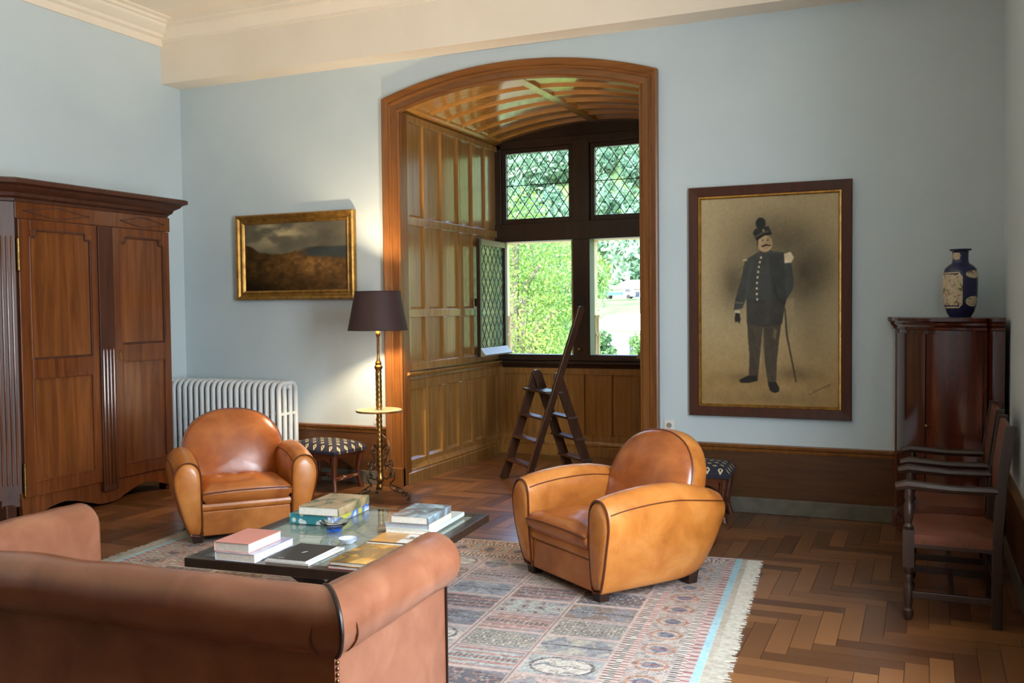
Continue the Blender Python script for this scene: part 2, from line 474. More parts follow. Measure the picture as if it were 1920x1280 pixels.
# ------------------------------------------------------------------ window bay
# arched architrave (frame around the opening)
fr = thing('trim_3', 'moulded golden oak architrave around the arched window bay', 'architrave', (-3.175, YB, 0)); fr['kind'] = 'structure'
OX = 3.175
prof = [(0.0, 0.0), (0.0, 0.035), (0.10, 0.042), (0.16, 0.028), (0.48, 0.026), (0.52, 0.038), (0.60, 0.044), (0.64, 0.036), (0.84, 0.05), (0.92, 0.058), (1.0, 0.052), (1.0, 0.0)]
def ring(I, O): return [(I[0]+(O[0]-I[0])*t+OX, -h, I[1]+(O[1]-I[1])*t) for t, h in prof]
IL, IR, OL, OR = -4.262, -2.075, -4.432, -1.925
zi0, zi1, zo0, zo1 = 3.335, 3.50, 3.455, 3.655
MB().loft([ring((IL, 0), (OL, 0)), ring((IL, zi0), (OL, zo0))]).build('jamb', M_oakframe, fr, smooth=True, angle=25)
MB().loft([ring((IR, 0), (OR, 0)), ring((IR, zi0), (OR, zo0))]).build('jamb', M_oakframe, fr, smooth=True, angle=25)
M_archhead = wood('oak_arch_head', lin(104, 62, 24), lin(140, 88, 38), grain=(1.6, 26, 26), rough=0.33)
rings = []
for i in range(33):
    t = i/32; xi = IL+(IR-IL)*t; xo = OL+(OR-OL)*t
    rings.append(ring((xi, arch_z(xi, zi0, zi1, IL, IR)), (xo, arch_z(xo, zo0, zo1, OL, OR))))
MB().loft(rings).build('arch_head', M_archhead, fr, smooth=True, angle=25)
for sx in (-1, 1):
    xa = (IL if sx < 0 else IR)+OX
    MB().box(min(xa, xa-(-sx)*0.20), -0.07, 0, max(xa, xa-(-sx)*0.20), 0, 0.17).build('plinth_block', M_oakframe, fr, bevel=0.006)
    MB().box(xa-0.002 if sx > 0 else xa-0.055, 0, 0, xa+0.055 if sx > 0 else xa+0.002, 0.1, zi0).build('reveal', M_oakframe, fr)

# ---- panelled walls of the bay.  u = coordinate along the wall, built as rails, stiles and recessed panels
def panel_field(parent, cols, rows, u0, u1, z0, z1, place, mat, proud=0.0, rec=0.026, frame_t=0.034, bead=True):
    """place(u, z, d) -> xyz, d = depth towards the room"""
    def bx(name, a, b, c, d, lo, hi, bev=0.0, m=mat):
        p = [place(u, z, w) for u in (a, b) for z in (c, d) for w in (lo, hi)]
        xs, ys, zs = zip(*p)
        return MB().box(min(xs), min(ys), min(zs), max(xs), max(ys), max(zs)).build(name, m, parent, bevel=bev)
    hi = proud+frame_t
    zs = [z0]+[v for r in rows for v in r]+[z1]
    for k in range(0, len(zs), 2): bx('rail', u0, u1, zs[k], zs[k+1], proud, hi, 0.003)
    us = [u0]+[v for c in cols for v in c]+[u1]
    for (za, zb) in rows:
        for k in range(0, len(us), 2): bx('stile', us[k], us[k+1], za, zb, proud, hi-0.001, 0.003)
        for (ua, ub) in cols:
            bx('panel', ua, ub, za, zb, proud, hi-rec)
            if bead:   # sloping bead along the foot of the panel catches the window light
                q = [place(u, z, d) for u in (ua, ub) for z, d in ((za, hi-rec), (za, hi-0.001), (za+0.022, hi-rec))]
                MB().add(q, [(0, 1, 2), (3, 5, 4), (0, 3, 4, 1), (1, 4, 5, 2), (0, 2, 5, 3)]).build('bead', mat, parent)
wl_ = MB().box(AL-0.2, YB+0.10, -0.2, AL, AY+0.15, 3.62).build('wall_alcove_left', M_oak)
struct(wl_, 'oak panelled left side of the window bay with closed shutters', 'wall')
PL = lambda u, z, d: (AL+d, u, z)
lowcols = [(7.495, 7.775), (7.84, 8.115), (8.205, 8.47), (8.56, 8.78), (8.87, 9.085), (9.165, 9.42)]
panel_field(wl_, lowcols, [(0.21, 0.855)], 7.42, 9.50, 0.16, 0.94, PL, M_oak)
MB().prism([(AL, 0), (AL+0.065, 0), (AL+0.065, 0.10), (AL+0.055, 0.112), (AL+0.06, 0.125), (AL+0.047, 0.145), (AL+0.042, 0.165), (AL, 0.17)], 'y', 7.40, 9.49).build('skirting', M_oak, wl_, smooth=True, angle=25)
MB().prism([(AL, 0.93), (AL+0.03, 0.93), (AL+0.04, 0.945), (AL+0.03, 0.955), (AL+0.055, 0.975), (AL+0.06, 0.99), (AL+0.085, 0.998), (AL+0.085, 1.015), (AL, 1.02)], 'y', 7.40, 9.49).build('ledge', M_oak, wl_, smooth=True, angle=25)
rows3 = [(1.10, 1.515), (1.59, 2.355), (2.43, 3.285)]
for leaf, (a, b, cc) in enumerate(((7.44, 8.535, [(7.515, 7.785), (7.87, 8.145), (8.225, 8.50)]), (8.545, 9.50, [(8.60, 8.83), (8.91, 9.14), (9.215, 9.46)]))):
    sh = thing('trim_%d' % (4+leaf), 'tall oak folding shutter leaf of nine panels, %s' % ('nearer the room' if leaf == 0 else 'next to the window'), 'shutter'); sh['kind'] = 'structure'
    panel_field(sh, cc, rows3, a, b, 1.03, 3.345, PL, M_oak, proud=0.004 if leaf else 0.008)
for z in (1.62, 2.6):
    MB().lathe([(0.0, 0), (0.007, 0), (0.007, 0.06), (0, 0.06)], (AL+0.035, 8.54, z), 8).build('shutter_hinge', M_brass, wl_)
wr_ = MB().box(AR, YB+0.10, -0.2, AR+0.2, AY+0.15, 3.62).build('wall_alcove_right', M_oak)
struct(wr_, 'oak panelled right side of the window bay, mostly hidden', 'wall')
PR = lambda u, z, d: (AR-d, u, z)
panel_field(wr_, lowcols, [(0.21, 0.855)], 7.42, 9.50, 0.16, 0.94, PR, M_oak, bead=False)
panel_field(wr_, [(7.515, 7.785), (7.87, 8.145), (8.225, 8.50), (8.60, 8.83), (8.91, 9.14), (9.215, 9.46)], rows3, 7.44, 9.50, 1.03, 3.345, PR, M_oak, bead=False)
# window wall below the sill
wb_ = MB().box(AL-0.2, AY, -0.2, AR+0.2, AY+0.12, 1.0).build('wall_alcove_window', M_oak)
struct(wb_, 'low oak panelled wall under the bay window', 'wall')
PW = lambda u, z, d: (u, AY-d, z)
wc = []
u = -4.22
while u < -2.2: wc.append((u, u+0.255)); u += 0.306
panel_field(wb_, wc, [(0.22, 0.875)], AL, AR, 0.16, 0.94, PW, M_oak)
MB().prism([(AY, 0), (AY-0.055, 0), (AY-0.055, 0.10), (AY-0.045, 0.112), (AY-0.05, 0.125), (AY-0.035, 0.145), (AY-0.03, 0.165), (AY, 0.17)], 'x', AL+0.05, AR-0.05).build('skirting', M_oak, wb_, smooth=True, angle=25)
MB().prism([(AY, 0.93), (AY-0.03, 0.93), (AY-0.04, 0.955), (AY-0.055, 0.975), (AY-0.08, 0.99), (AY-0.08, 1.015), (AY, 1.02)], 'x', AL+0.08, AR-0.08).build('ledge', M_darkoak, wb_, smooth=True, angle=25)

# vault: curved boards between cross ribs
va = thing('ceiling_alcove', 'varnished barrel-vaulted oak ceiling of the window bay', 'ceiling', (-3.185, 0, 0)); va['kind'] = 'structure'
def vring(y, off, x0=AL, x1=AR, n=20):
    return [(x0+(x1-x0)*i/n+3.185, y, arch_z(x0+(x1-x0)*i/n, SPR, APX, AL, AR)+off) for i in range(n+1)]
def vstrip(y0, y1, lo, hi, x0=AL, x1=AR, n=20):
    a = vring(y0, lo, x0, x1, n); b = vring(y0, hi, x0, x1, n); c = vring(y1, lo, x0, x1, n); d = vring(y1, hi, x0, x1, n)
    return MB().loft([a+b[::-1], c+d[::-1]])
vstrip(7.45, 9.60, 0.02, 0.10).build('vault_board', M_vault, va, smooth=True)
xr = [AL, AL+0.10, -3.21, -3.12, AR-0.10, AR]
ribs_y = [(7.45, 7.52), (7.83, 7.865), (8.16, 8.195), (8.49, 8.525), (8.82, 8.855), (9.12, 9.155), (9.38, 9.50)]
for a, b in ribs_y: vstrip(a, b, 0.0, 0.03).build('cross_rib', M_vault, va, smooth=True, angle=30)
for a, b in ((xr[0], xr[1]), (xr[2], xr[3]), (xr[4], xr[5])):
    vstrip(7.45, 9.50, -0.004, 0.03, a, b, 4).build('long_rib', M_vault, va, smooth=True, angle=30)
MB().box(AL-0.25+3.185, 7.4, 3.6, AR+0.25+3.185, 9.9, 3.75).build('roof_slab', M_darkoak, va)

# window_1: dark frame, transom lights of leaded diamonds, lower casements open
wi = thing('window_1', 'dark oak mullioned bay window with leaded diamond lights above', 'window', (-3.2, AY, 1.02)); wi['kind'] = 'structure'
WX, WZ = -3.2, 1.02
def wbox(name, x0, x1, z0, z1, d0=-0.05, d1=0.10, bev=0.006, m=M_darkoak, parent=None):
    return MB().box(x0-WX, d0, z0-WZ, x1-WX, d1, z1-WZ).build(name, m, parent or wi, bevel=bev)
wbox('jamb', AL, -4.235, 1.02, 3.36)
wbox('jamb', -2.44, AR, 1.02, 3.36)
wbox('mullion', -3.41, -3.22, 1.02, 3.36, -0.06)
wbox('sill', AL, AR, 1.02, 1.085, -0.055, 0.10)
wbox('transom', AL, AR, 2.305, 2.50, -0.065)
wbox('head', AL, AR, 3.31, 3.40)
top = [(AL-WX+(AR-AL)*i/20, arch_z(AL+(AR-AL)*i/20, SPR, APX, AL, AR)+0.03-WZ) for i in range(21)]
MB().prism([(AL-WX, 3.36-WZ)]+top+[(AR-WX, 3.36-WZ)], 'y', -0.03, 0.10).build('tympanum', M_darkoak, wi)
k = MB().lathe([(0, 0), (0.018, 0), (0.022, 0.012), (0.016, 0.024), (0, 0.026)], (0, 0, 0), 12)
k = k.build('knob', M_brass, wi, smooth=True); k.location = (-3.335-WX, -0.062, 1.145-WZ); k.rotation_euler = (PI/2, 0, 0)

def clip_poly(poly, x0, x1, z0, z1):
    def cl(P, f, ins):
        out = []
        for i in range(len(P)):
            a, b = P[i-1], P[i]
            if ins(b):
                if not ins(a): out.append(f(a, b))
                out.append(b)
            elif ins(a): out.append(f(a, b))
        return out
    def ix(x): return lambda a, b: (x, a[1]+(b[1]-a[1])*(x-a[0])/(b[0]-a[0]))
    def iz(z): return lambda a, b: (a[0]+(b[0]-a[0])*(z-a[1])/(b[1]-a[1]), z)
    for f, ins in ((ix(x0), lambda p: p[0] >= x0), (ix(x1), lambda p: p[0] <= x1), (iz(z0), lambda p: p[1] >= z0), (iz(z1), lambda p: p[1] <= z1)):
        if len(poly) < 3: return []
        poly = cl(poly, f, ins)
    return poly
def leaded(parent, w, h, dw, dh, glass, pos, bars=()):
    """diamond quarries in a w x h opening; pos = origin in the parent's frame (x right, z up)"""
    lead = MB(); r = 0.004
    i0 = -int(h/dh)-2; n = int(w/dw)+int(h/dh)+4
    for i in range(i0, n):
        for j in range(i0, n):
            cx = (i-j)*dw/2+0.3*dw; cz = (i+j)*dh/2
            p = clip_poly([(cx-dw/2, cz), (cx, cz-dh/2), (cx+dw/2, cz), (cx, cz+dh/2)], 0.0, w, 0.0, h)
            if len(p) < 3: continue
            ar = abs(sum(p[k-1][0]*p[k][1]-p[k][0]*p[k-1][1] for k in range(len(p))))/2
            if ar < 2e-4: continue
            tilt = rnd.uniform(-0.002, 0.002)
            q = [(a+pos[0], pos[1]+tilt*(a-cx)/dw, b+pos[2]) for a, b in p]
            me = MB().add(q, [tuple(range(len(q)))]).build('pane', glass, parent)
    def seg(a, b):
        lead.bar((a[0]+pos[0], pos[1], a[1]+pos[2]), (b[0]+pos[0], pos[1], b[1]+pos[2]), 0.006, 0.007)
    for s in (1, -1):
        for i in range(-40, 60):
            # lines x/dw + s*z/dh = i+0.3+0.5
            c = (i+0.8)*dw
            pts = []
            for z in (0, h):
                x = c - s*z*dw/dh
                pts.append((x, z))
            (xa, za), (xb, zb) = pts
            if max(xa, xb) < 0 or min(xa, xb) > w: continue
            t0, t1 = 0.0, 1.0
            d = xb-xa
            ta, tb = sorted(((0-xa)/d, (w-xa)/d))
            t0, t1 = max(t0, ta), min(t1, tb)
            if t1-t0 < 0.01: continue
            seg((xa+d*t0, h*t0), (xa+d*t1, h*t1))
    lead.build('lead_came', M_lead, parent)
    for bz in bars:
        MB().tube([(pos[0], pos[1]-0.008, pos[2]+bz), (pos[0]+w, pos[1]-0.008, pos[2]+bz)], 0.005, 6).build('saddle_bar', M_lead, parent)
for (xa, xb) in ((-4.235, -3.41), (-3.22, -2.44)):
    za, zb = 2.50, 3.31
    li = MB().box(xa-WX, -0.03, za-WZ, xa+0.05-WX, 0.03, zb-WZ).box(xb-0.05-WX, -0.03, za-WZ, xb-WX, 0.03, zb-WZ)\
        .box(xa+0.05-WX, -0.03, za-WZ, xb-0.05-WX, 0.03, za+0.055-WZ).box(xa+0.05-WX, -0.03, zb-0.05-WZ, xb-0.05-WX, 0.03, zb-WZ)\
        .build('upper_light', M_darkoak, wi, bevel=0.004)
    leaded(li, xb-xa-0.10, zb-za-0.105, 0.113, 0.158, M_glass, (xa+0.05-WX, 0.01, za+0.055-WZ), bars=(0.36,))
# open casements, swung inwards against the bay walls
M_cfr = plain('pale_weathered_casement_paint', lin(150, 140, 110), 0.4)
def casement(x, sgn, label):
    c = thing('window_%d' % (4 if sgn > 0 else 5), label, 'casement', (x, AY-0.03, 1.09)); c['kind'] = 'structure'
    c.rotation_euler = (0, 0, -PI/2+math.radians(2)*sgn)
    w, h = 0.74, 1.21
    MB().box(0, -0.02, 0, 0.05, 0.02, h).build('stile', M_darkoak, c, bevel=0.004)
    MB().box(w-0.05, -0.02, 0, w, 0.02, h).build('stile', M_darkoak, c, bevel=0.004)
    MB().box(0.05, -0.02, h-0.06, w-0.05, 0.02, h).build('rail', M_cfr, c, bevel=0.004)
    MB().box(0.05, -0.02, 0, w-0.05, 0.02, 0.06).build('rail', M_cfr, c, bevel=0.004)
    y = 0.02*sgn
    MB().prism([(y, 0.0), (y+0.05*sgn, 0.005), (y+0.055*sgn, 0.02), (y+0.03*sgn, 0.045), (y, 0.09)], 'x', 0.0, w).build('weather_bar', M_cfr, c, smooth=True, angle=30)
    leaded(c, w-0.10, h-0.12, 0.113, 0.158, M_glass, (0.05, 0.0, 0.06), bars=(0.36, 0.74))
    MB().box(w-0.03, -0.05*sgn, 0.52, w-0.01, -0.02*sgn, 0.60).build('latch', M_iron, c)
casement(-4.205, 1, 'open leaded casement folded in against the oak shutters')
casement(-2.42, -1, 'open leaded casement hidden at the right of the window bay')
# limestone surround outside with little colonnettes
st = thing('trim_6', 'cream limestone surround and colonnettes outside the bay window', 'stone surround', (-3.2, 9.7, 0)); st['kind'] = 'structure'
for (xa, xb) in ((-4.9, -4.36), (-3.50, -3.30), (-2.41, -1.6)):
    MB().box(xa-WX, -0.06, 0.0, xb-WX, 0.25, 3.4).build('stone_pier', M_stone, st, bevel=0.01)
for xb in (-4.36, -3.30):
    for z0, z1, r in ((1.0, 1.30, 0.036), (1.30, 1.50, 0.028)):
        for k in range(2):
            MB().lathe([(r, z0), (r, z0+0.02), (r*0.8, z0+0.03), (r*0.8, z1-0.03), (r*1.15, z1-0.015), (r*1.15, z1)], (xb-WX+0.02, 0.06+k*0.10, 0), 10).build('colonnette', M_stone, st, smooth=True, angle=40)
MB().box(-4.9-WX, -0.06, 2.315, -1.6-WX, 0.25, 2.5).build('stone_transom', M_stone, st, bevel=0.01)
MB().box(-4.9-WX, -0.06, 3.40, -1.6-WX, 0.25, 3.9).build('stone_lintel', M_stone, st)
MB().box(-4.9-WX, -0.06, 0.2, -1.6-WX, 0.30, 1.04).build('stone_sill', M_stone, st)

# ------------------------------------------------------------------ armoire
AX = -6.20       # front plane of the doors
ar = thing('armoire', 'tall two-door walnut armoire with overhanging cornice against the left wall', 'armoire', (AX, 5.78, 0))
OY = 5.78
def abox(name, y0, y1, z0, z1, d0, d1, m=M_arm, bev=0.004, parent=None):
    """d = distance in front of the front plane"""
    return MB().box(d0, y0-OY, z0, d1, y1-OY, z1).build(name, m, parent or ar, bevel=bev)
Y0, Y1 = 4.86, 6.57
# carcass with canted front corner posts
plan = [(-0.55, Y0-OY), (-0.07, Y0-OY), (0.0, Y0+0.12-OY), (0.0, Y1-0.07-OY), (-0.05, Y1-OY), (-0.55, Y1-OY)]
MB().prism(plan, 'z', 0.14, 2.47).build('carcass', M_armdark, ar, bevel=0.004)
# fluted canted post nearest the viewer
pt = MB().prism([(-0.075, Y0-0.006-OY), (-0.068, Y0-0.012-OY), (0.008, Y0+0.115-OY), (0.0, Y0+0.122-OY)], 'z', 0.2, 2.3).build('canted_post', M_armdark, ar)
for k in range(4):
    t = 0.16+0.68*k/3; x = -0.068+0.076*t; y = Y0-0.012+0.127*t-OY
    MB().lathe([(0.0, 0.3), (0.007, 0.32), (0.007, 2.15), (0.0, 2.17)], (x+0.003, y-0.002, 0), 6, cap=False).build('flute', M_arm, pt, smooth=True)
# cornice
prof = [(0.0, 2.42), (0.02, 2.425), (0.025, 2.445), (0.05, 2.46), (0.06, 2.485), (0.10, 2.51), (0.115, 2.53), (0.15, 2.545), (0.15, 2.575), (0.13, 2.585)]
def crn(o): return [(-0.55, Y0-o-OY), (-0.07+o*0.4, Y0-o-OY), (o, Y0+0.12-o*0.6-OY), (o, Y1-0.07+o*0.9-OY), (-0.05, Y1+o-OY), (-0.55, Y1+o-OY)]
MB().loft([[(x, y, z) for x, y in crn(o)] for o, z in prof]).build('cornice', M_armdark, ar, smooth=True, angle=25)
abox('frieze', Y0+0.12, Y1-0.02, 2.30, 2.425, 0.0, 0.012)
for (a, b) in ((5.05, 5.66), (5.98, 6.48)):     # incised lozenge outlines on the frieze
    m_ = (a+b)/2
    for p, q in (((a, 2.36), (m_, 2.405)), ((m_, 2.405), (b, 2.36)), ((b, 2.36), (m_, 2.315)), ((m_, 2.315), (a, 2.36))):
        MB().bar((0.013, p[0]-OY, p[1]), (0.013, q[0]-OY, q[1]), 0.006, 0.008).build('inlay_line', M_armdark, ar)
M_armpan = wood('armoire_door_panel', lin(92, 50, 24), lin(140, 84, 42), grain=(14, 14, 1.0), rough=0.2, coat=0.35)
def part_empty(name, parent, loc=(0, 0, 0)):
    o = bpy.data.objects.new(name, None); COL.objects.link(o); o.parent = parent; o.location = loc; o.empty_display_size = 0.05
    return o
def door(y0, y1, st0, st1, zmid):
    z0, z1 = 0.20, 2.295
    d = MB().box(0.001, y0-OY, z0, 0.008, y1-OY, z1).build('door', M_armdark, ar)
    bx = lambda n, a, b, c, e, m=M_arm, t=0.028, bev=0.004: MB().box(0.006, a-OY, c, t, b-OY, e).build(n, m, d, bevel=bev)
    a, b = y0+st0, y1-st1
    bx('stile', y0, a, z0, z1); bx('stile', b, y1, z0, z1)
    rails = [(z0, z0+0.11), (zmid-0.075, zmid+0.075), (z1-0.075, z1)]
    for c, e in rails: bx('rail', a, b, c, e)
    for k, (c, e) in enumerate(((rails[0][1], rails[1][0]), (rails[1][1], rails[2][0]))):
        MB().box(0.006, a-OY, c, 0.014, b-OY, e).build('panel', M_armpan, d)
        # moulded border, with notched upper corners on the top panel
        n = 0.05
        if k: pts = [(a, c), (b, c), (b, e-n), (b-n*0.9, e-n), (b-n*0.9, e), (a+n*0.9, e), (a+n*0.9, e-n), (a, e-n)]
        else: pts = [(a, c), (b, c), (b, e), (a, e)]
        for i in range(len(pts)):
            p, q = pts[i-1], pts[i]
            MB().bar((0.020, p[0]-OY, p[1]), (0.020, q[0]-OY, q[1]), 0.02, 0.018).build('moulding', M_armdark if (k and i) else M_arm, d, bevel=0.004)
        if k:
            for sx in (0, 1):
                yy = (a, a+n*0.9) if sx == 0 else (b-n*0.9, b)
                MB().box(0.006, yy[0]-OY, e-n, 0.026, yy[1]-OY, e).build('corner_block', M_arm, d)
    return d
d1 = door(4.99, 5.86, 0.10, 0.21, 1.17)
d2 = door(5.88, 6.52, 0.085, 0.075, 1.25)
# fluted middle pilaster fixed on the first door
pl_ = MB().box(0.02, 5.715-OY, 0.12, 0.045, 5.87-OY, 2.29).build('pilaster', M_armdark, ar, bevel=0.005)
for k in range(4):
    MB().lathe([(0, 0.16), (0.009, 0.18), (0.009, 1.28), (0, 1.3)], (0.046, 5.74+0.035*k-OY, 0), 6, cap=False).build('flute', M_arm, pl_, smooth=True)
for z in (0.31, 2.0):
    MB().lathe([(0, 0), (0.011, 0.01), (0.011, 0.25), (0, 0.26)], (0.03, 4.985-OY, z-0.1), 10).build('hinge', M_brass, ar, smooth=True)
MB().box(0.028, 5.925-OY, 1.19, 0.034, 5.945-OY, 1.28).build('lock_plate', M_brass, ar, bevel=0.002)
# shaped apron and feet
ap = [(Y0+0.10-OY, 0.24)]
for y, z in spline([(Y0+0.12, 0.03), (5.10, 0.06), (5.35, 0.11), (5.6, 0.05), (5.70, 0.02), (5.87, 0.02), (5.98, 0.06), (6.2, 0.12), (6.4, 0.07), (6.55, 0.03)], 36): ap.append((y-OY, max(z, 0.0)))
ap.append((Y1-0.02-OY, 0.24))
MB().prism(ap, 'x', -0.03, 0.012).build('apron', M_arm, ar)
for (y, x) in ((Y0+0.05, -0.07), (Y1-0.06, -0.06), (Y0+0.05, -0.5), (Y1-0.06, -0.5)):
    MB().box(x-0.045, y-0.045-OY, 0, x+0.045, y+0.045-OY, 0.16).build('foot', M_armdark, ar, bevel=0.008)

# ------------------------------------------------------------------ pictures on the back wall
def grid_print(name, w, h, nx, nz, cols, mat, parent, loc):
    """flat printed sheet in the x-z plane facing -y; cols = (nz, nx, 3) linear, row 0 at the top"""
    xs = np.linspace(-w/2, w/2, nx); zs = np.linspace(h/2, -h/2, nz)
    X, Z = np.meshgrid(xs, zs)
    v = np.stack([X, np.zeros_like(X), Z], -1).reshape(-1, 3)
    i = np.arange(nx*nz).reshape(nz, nx)
    f = np.stack([i[1:, :-1], i[1:, 1:], i[:-1, 1:], i[:-1, :-1]], -1).reshape(-1, 4)
    me = bpy.data.meshes.new(name); me.from_pydata(v.tolist(), [], f.tolist())
    ca = me.color_attributes.new('Col', 'FLOAT_COLOR', 'POINT')
    c4 = np.ones((nx*nz, 4), np.float32); c4[:, :3] = cols.reshape(-1, 3)
    ca.data.foreach_set('color', c4.ravel())
    me.materials.append(mat)
    o = bpy.data.objects.new(name, me); COL.objects.link(o); o.parent = parent; o.location = loc
    return o
def s2l(c): c = np.asarray(c, float)/255; return np.where(c < 0.04, c/12.92, ((c+0.055)/1.055)**2.4)
def frame_part(name, w, h, prof, mat, parent, zc, smooth=True):
    """mitred picture frame: prof = (inset from outer edge, proud of wall)"""
    for k in range(4):
        def P(o, d, e):
            cx, cz = w/2-o, h/2-o
            c = [(-cx, -cz), (cx, -cz), (cx, cz), (-cx, cz)][(k+e) % 4]
            return (c[0], -d, c[1]+zc)
        MB().loft([[P(o, d, 0) for o, d in prof], [P(o, d, 1) for o, d in prof]]).build(name, mat, parent, smooth=smooth, angle=25)

# landscape in gilt frame
pa = thing('landscape_painting', 'dark landscape oil painting in a gilt frame above the radiator', 'painting', (-5.41, YB-0.006, 1.69))
w, h = 1.335, 0.81
frame_part('gilt_frame', w, h, [(0, 0), (0, 0.045), (0.012, 0.058), (0.03, 0.05), (0.042, 0.034), (0.062, 0.03), (0.07, 0.04), (0.082, 0.03), (0.09, 0.02), (0.09, 0.0)], M_gold, pa, h/2)
nx, nz = 170, 96
U, V = np.meshgrid(np.linspace(0, 1, nx), np.linspace(0, 1, nz))
n1 = fbm(U*5, V*6, 3); n2 = fbm(U*14, V*12, 9); n3 = fbm(U*30, V*26, 15)
skyc = s2l((92, 86, 70))*(0.55+0.9*n1)[..., None]
cl = np.clip((n1-0.45)*5, 0, 1)*np.exp(-((U-0.32)/0.25)**2-((V-0.14)/0.16)**2)
skyc = skyc*(1-cl[..., None]) + s2l((176, 158, 116))*cl[..., None]
hz = 0.40+0.05*np.sin(U*5+0.5)+0.06*(n2-0.5)-0.13*np.exp(-(U/0.14)**2)
land = s2l((84, 58, 26))*(0.25+1.3*n2*n3*1.6)[..., None]
warm = np.exp(-((U-0.6)/0.3)**2-((V-0.6)/0.14)**2)[..., None]
land = land*(1+0.9*warm)*np.clip(0.35+1.2*np.minimum(U+0.1, 1.0)-np.clip(V-0.72, 0, 1)*1.9, 0.12, 1.2)[..., None]
sea = s2l((52, 58, 56))*(0.7+0.5*n2)[..., None]
isl = np.clip((V-hz)*40, 0, 1)[..., None]
seam = (np.clip((U-0.52)*8, 0, 1)*np.clip((0.50+0.12*U-V-0.06)*30, 0, 1)*np.clip((V-0.36)*50, 0, 1))[..., None]
img = skyc*(1-isl)+land*isl; img = (img*(1-seam)+sea*seam)*1.45
grid_print('canvas', w-0.17, h-0.17, nx, nz, img, attr_mat('varnished_oil_paint', 0.35, 0.4), pa, (0, -0.012, h/2))

# officer's portrait
po = thing('portrait_picture', 'large sepia full-length portrait of a uniformed officer in a dark wooden frame', 'picture', (-1.08, YB-0.006, 0.74))
w, h = 1.20, 1.766
frame_part('wood_frame', w, h, [(0, 0), (0, 0.035), (0.006, 0.042), (0.07, 0.036), (0.076, 0.03), (0.076, 0)], M_pframe, po, h/2)
frame_part('gilt_slip', w-0.15, h-0.15, [(0, 0), (0, 0.033), (0.012, 0.035), (0.02, 0.02), (0.02, 0)], M_gold, po, h/2)
nx, nz = 250, 380
U, V = np.meshgrid(np.linspace(0, 1, nx), np.linspace(0, 1, nz))
# drawing coordinates taken over the sheet: x 120..815, y 130..1180
DX, DY = 120+U*695, 130+V*1050
n1 = fbm(U*4, V*6, 21); n2 = fbm(U*16, V*22, 25); n3 = fbm(U*70, V*100, 31, 2)
img = s2l((176, 156, 116))*np.ones(U.shape+(1,))*(0.86+0.25*n1)[..., None]
low = np.clip((DY-720)/350, 0, 1)[..., None]
img = img*(1-low)+s2l((160, 130, 82))*low*(0.8+0.35*n2)[..., None]
def dark(cx, cy, rx, ry, a):
    global img
    g = a*np.exp(-((DX-cx)/rx)**2-((DY-cy)/ry)**2)*(0.6+0.8*n1)
    img = img*(1-np.clip(g, 0, 0.92))[..., None]
dark(480, 330, 210, 130, 0.6); dark(290, 560, 90, 150, 0.66); dark(660, 560, 130, 170, 0.7); dark(720, 480, 90, 90, 0.35); dark(560, 460, 230, 260, 0.35)
dark(600, 1020, 120, 40, 0.45); dark(330, 1040, 120, 30, 0.35); dark(680, 830, 70, 120, 0.25); dark(440, 1150, 420, 40, 0.25)
def paint(poly, col, k=1.0, soft=True, tex=0.25):
    global img
    m = np.zeros(U.shape)
    for ox, oy in ((-1, -1), (1, -1), (-1, 1), (1, 1), (0, 0)):
        m += in_poly(DX+ox*1.2, DY+oy*1.2, poly)
    m = (m/5.0*k)[..., None]
    img = img*(1-m)+s2l(col)*(1-tex+2*tex*n2)[..., None]*m
def ell(cx, cy, rx, ry, n=28): return [(cx+rx*math.cos(2*PI*i/n), cy+ry*math.sin(2*PI*i/n)) for i in range(n)]
TR, TU = (72, 63, 50), (62, 64, 60)
# drapery / stand behind the sword arm, sword
paint([(560, 650), (600, 640), (590, 760), (570, 850), (548, 800)], (150, 132, 98), 0.7)
paint([(548, 690), (556, 690), (566, 820), (612, 1060), (604, 1062), (556, 825)], (58, 48, 34), 0.9)
# legs, boots
paint([(360, 750), (445, 752), (432, 880), (415, 1050), (368, 1050), (372, 930), (364, 840)], TR)
paint([(440, 750), (535, 760), (522, 860), (512, 960), (508, 1085), (468, 1085), (450, 960), (440, 860)], TR)
paint([(318, 1055), (345, 1040), (368, 1030), (412, 1030), (414, 1058), (370, 1068), (325, 1068)], (30, 26, 22))
paint([(468, 1060), (508, 1060), (525, 1090), (522, 1110), (500, 1117), (475, 1105)], (28, 25, 21))
# coat
paint([(350, 445), (412, 410), (470, 402), (545, 412), (582, 460), (598, 560), (590, 600), (556, 655), (538, 770), (440, 780), (358, 765), (356, 640), (336, 690), (290, 698), (300, 640), (330, 540)], TU)
paint([(500, 560), (520, 640), (556, 655), (540, 680), (512, 650), (494, 600)], (28, 30, 29), 0.8)
paint([(296, 700), (325, 700), (322, 715), (298, 715)], (186, 172, 140), 0.85)
paint([(298, 655), (340, 660), (338, 667), (297, 662)], (120, 112, 92), 0.7)
paint([(300, 712), (322, 714), (327, 745), (320, 772), (312, 755), (300, 764), (295, 745)], (40, 36, 31))
paint([(497, 790), (512, 800), (505, 850), (492, 835)], (120, 106, 78), 0.6)
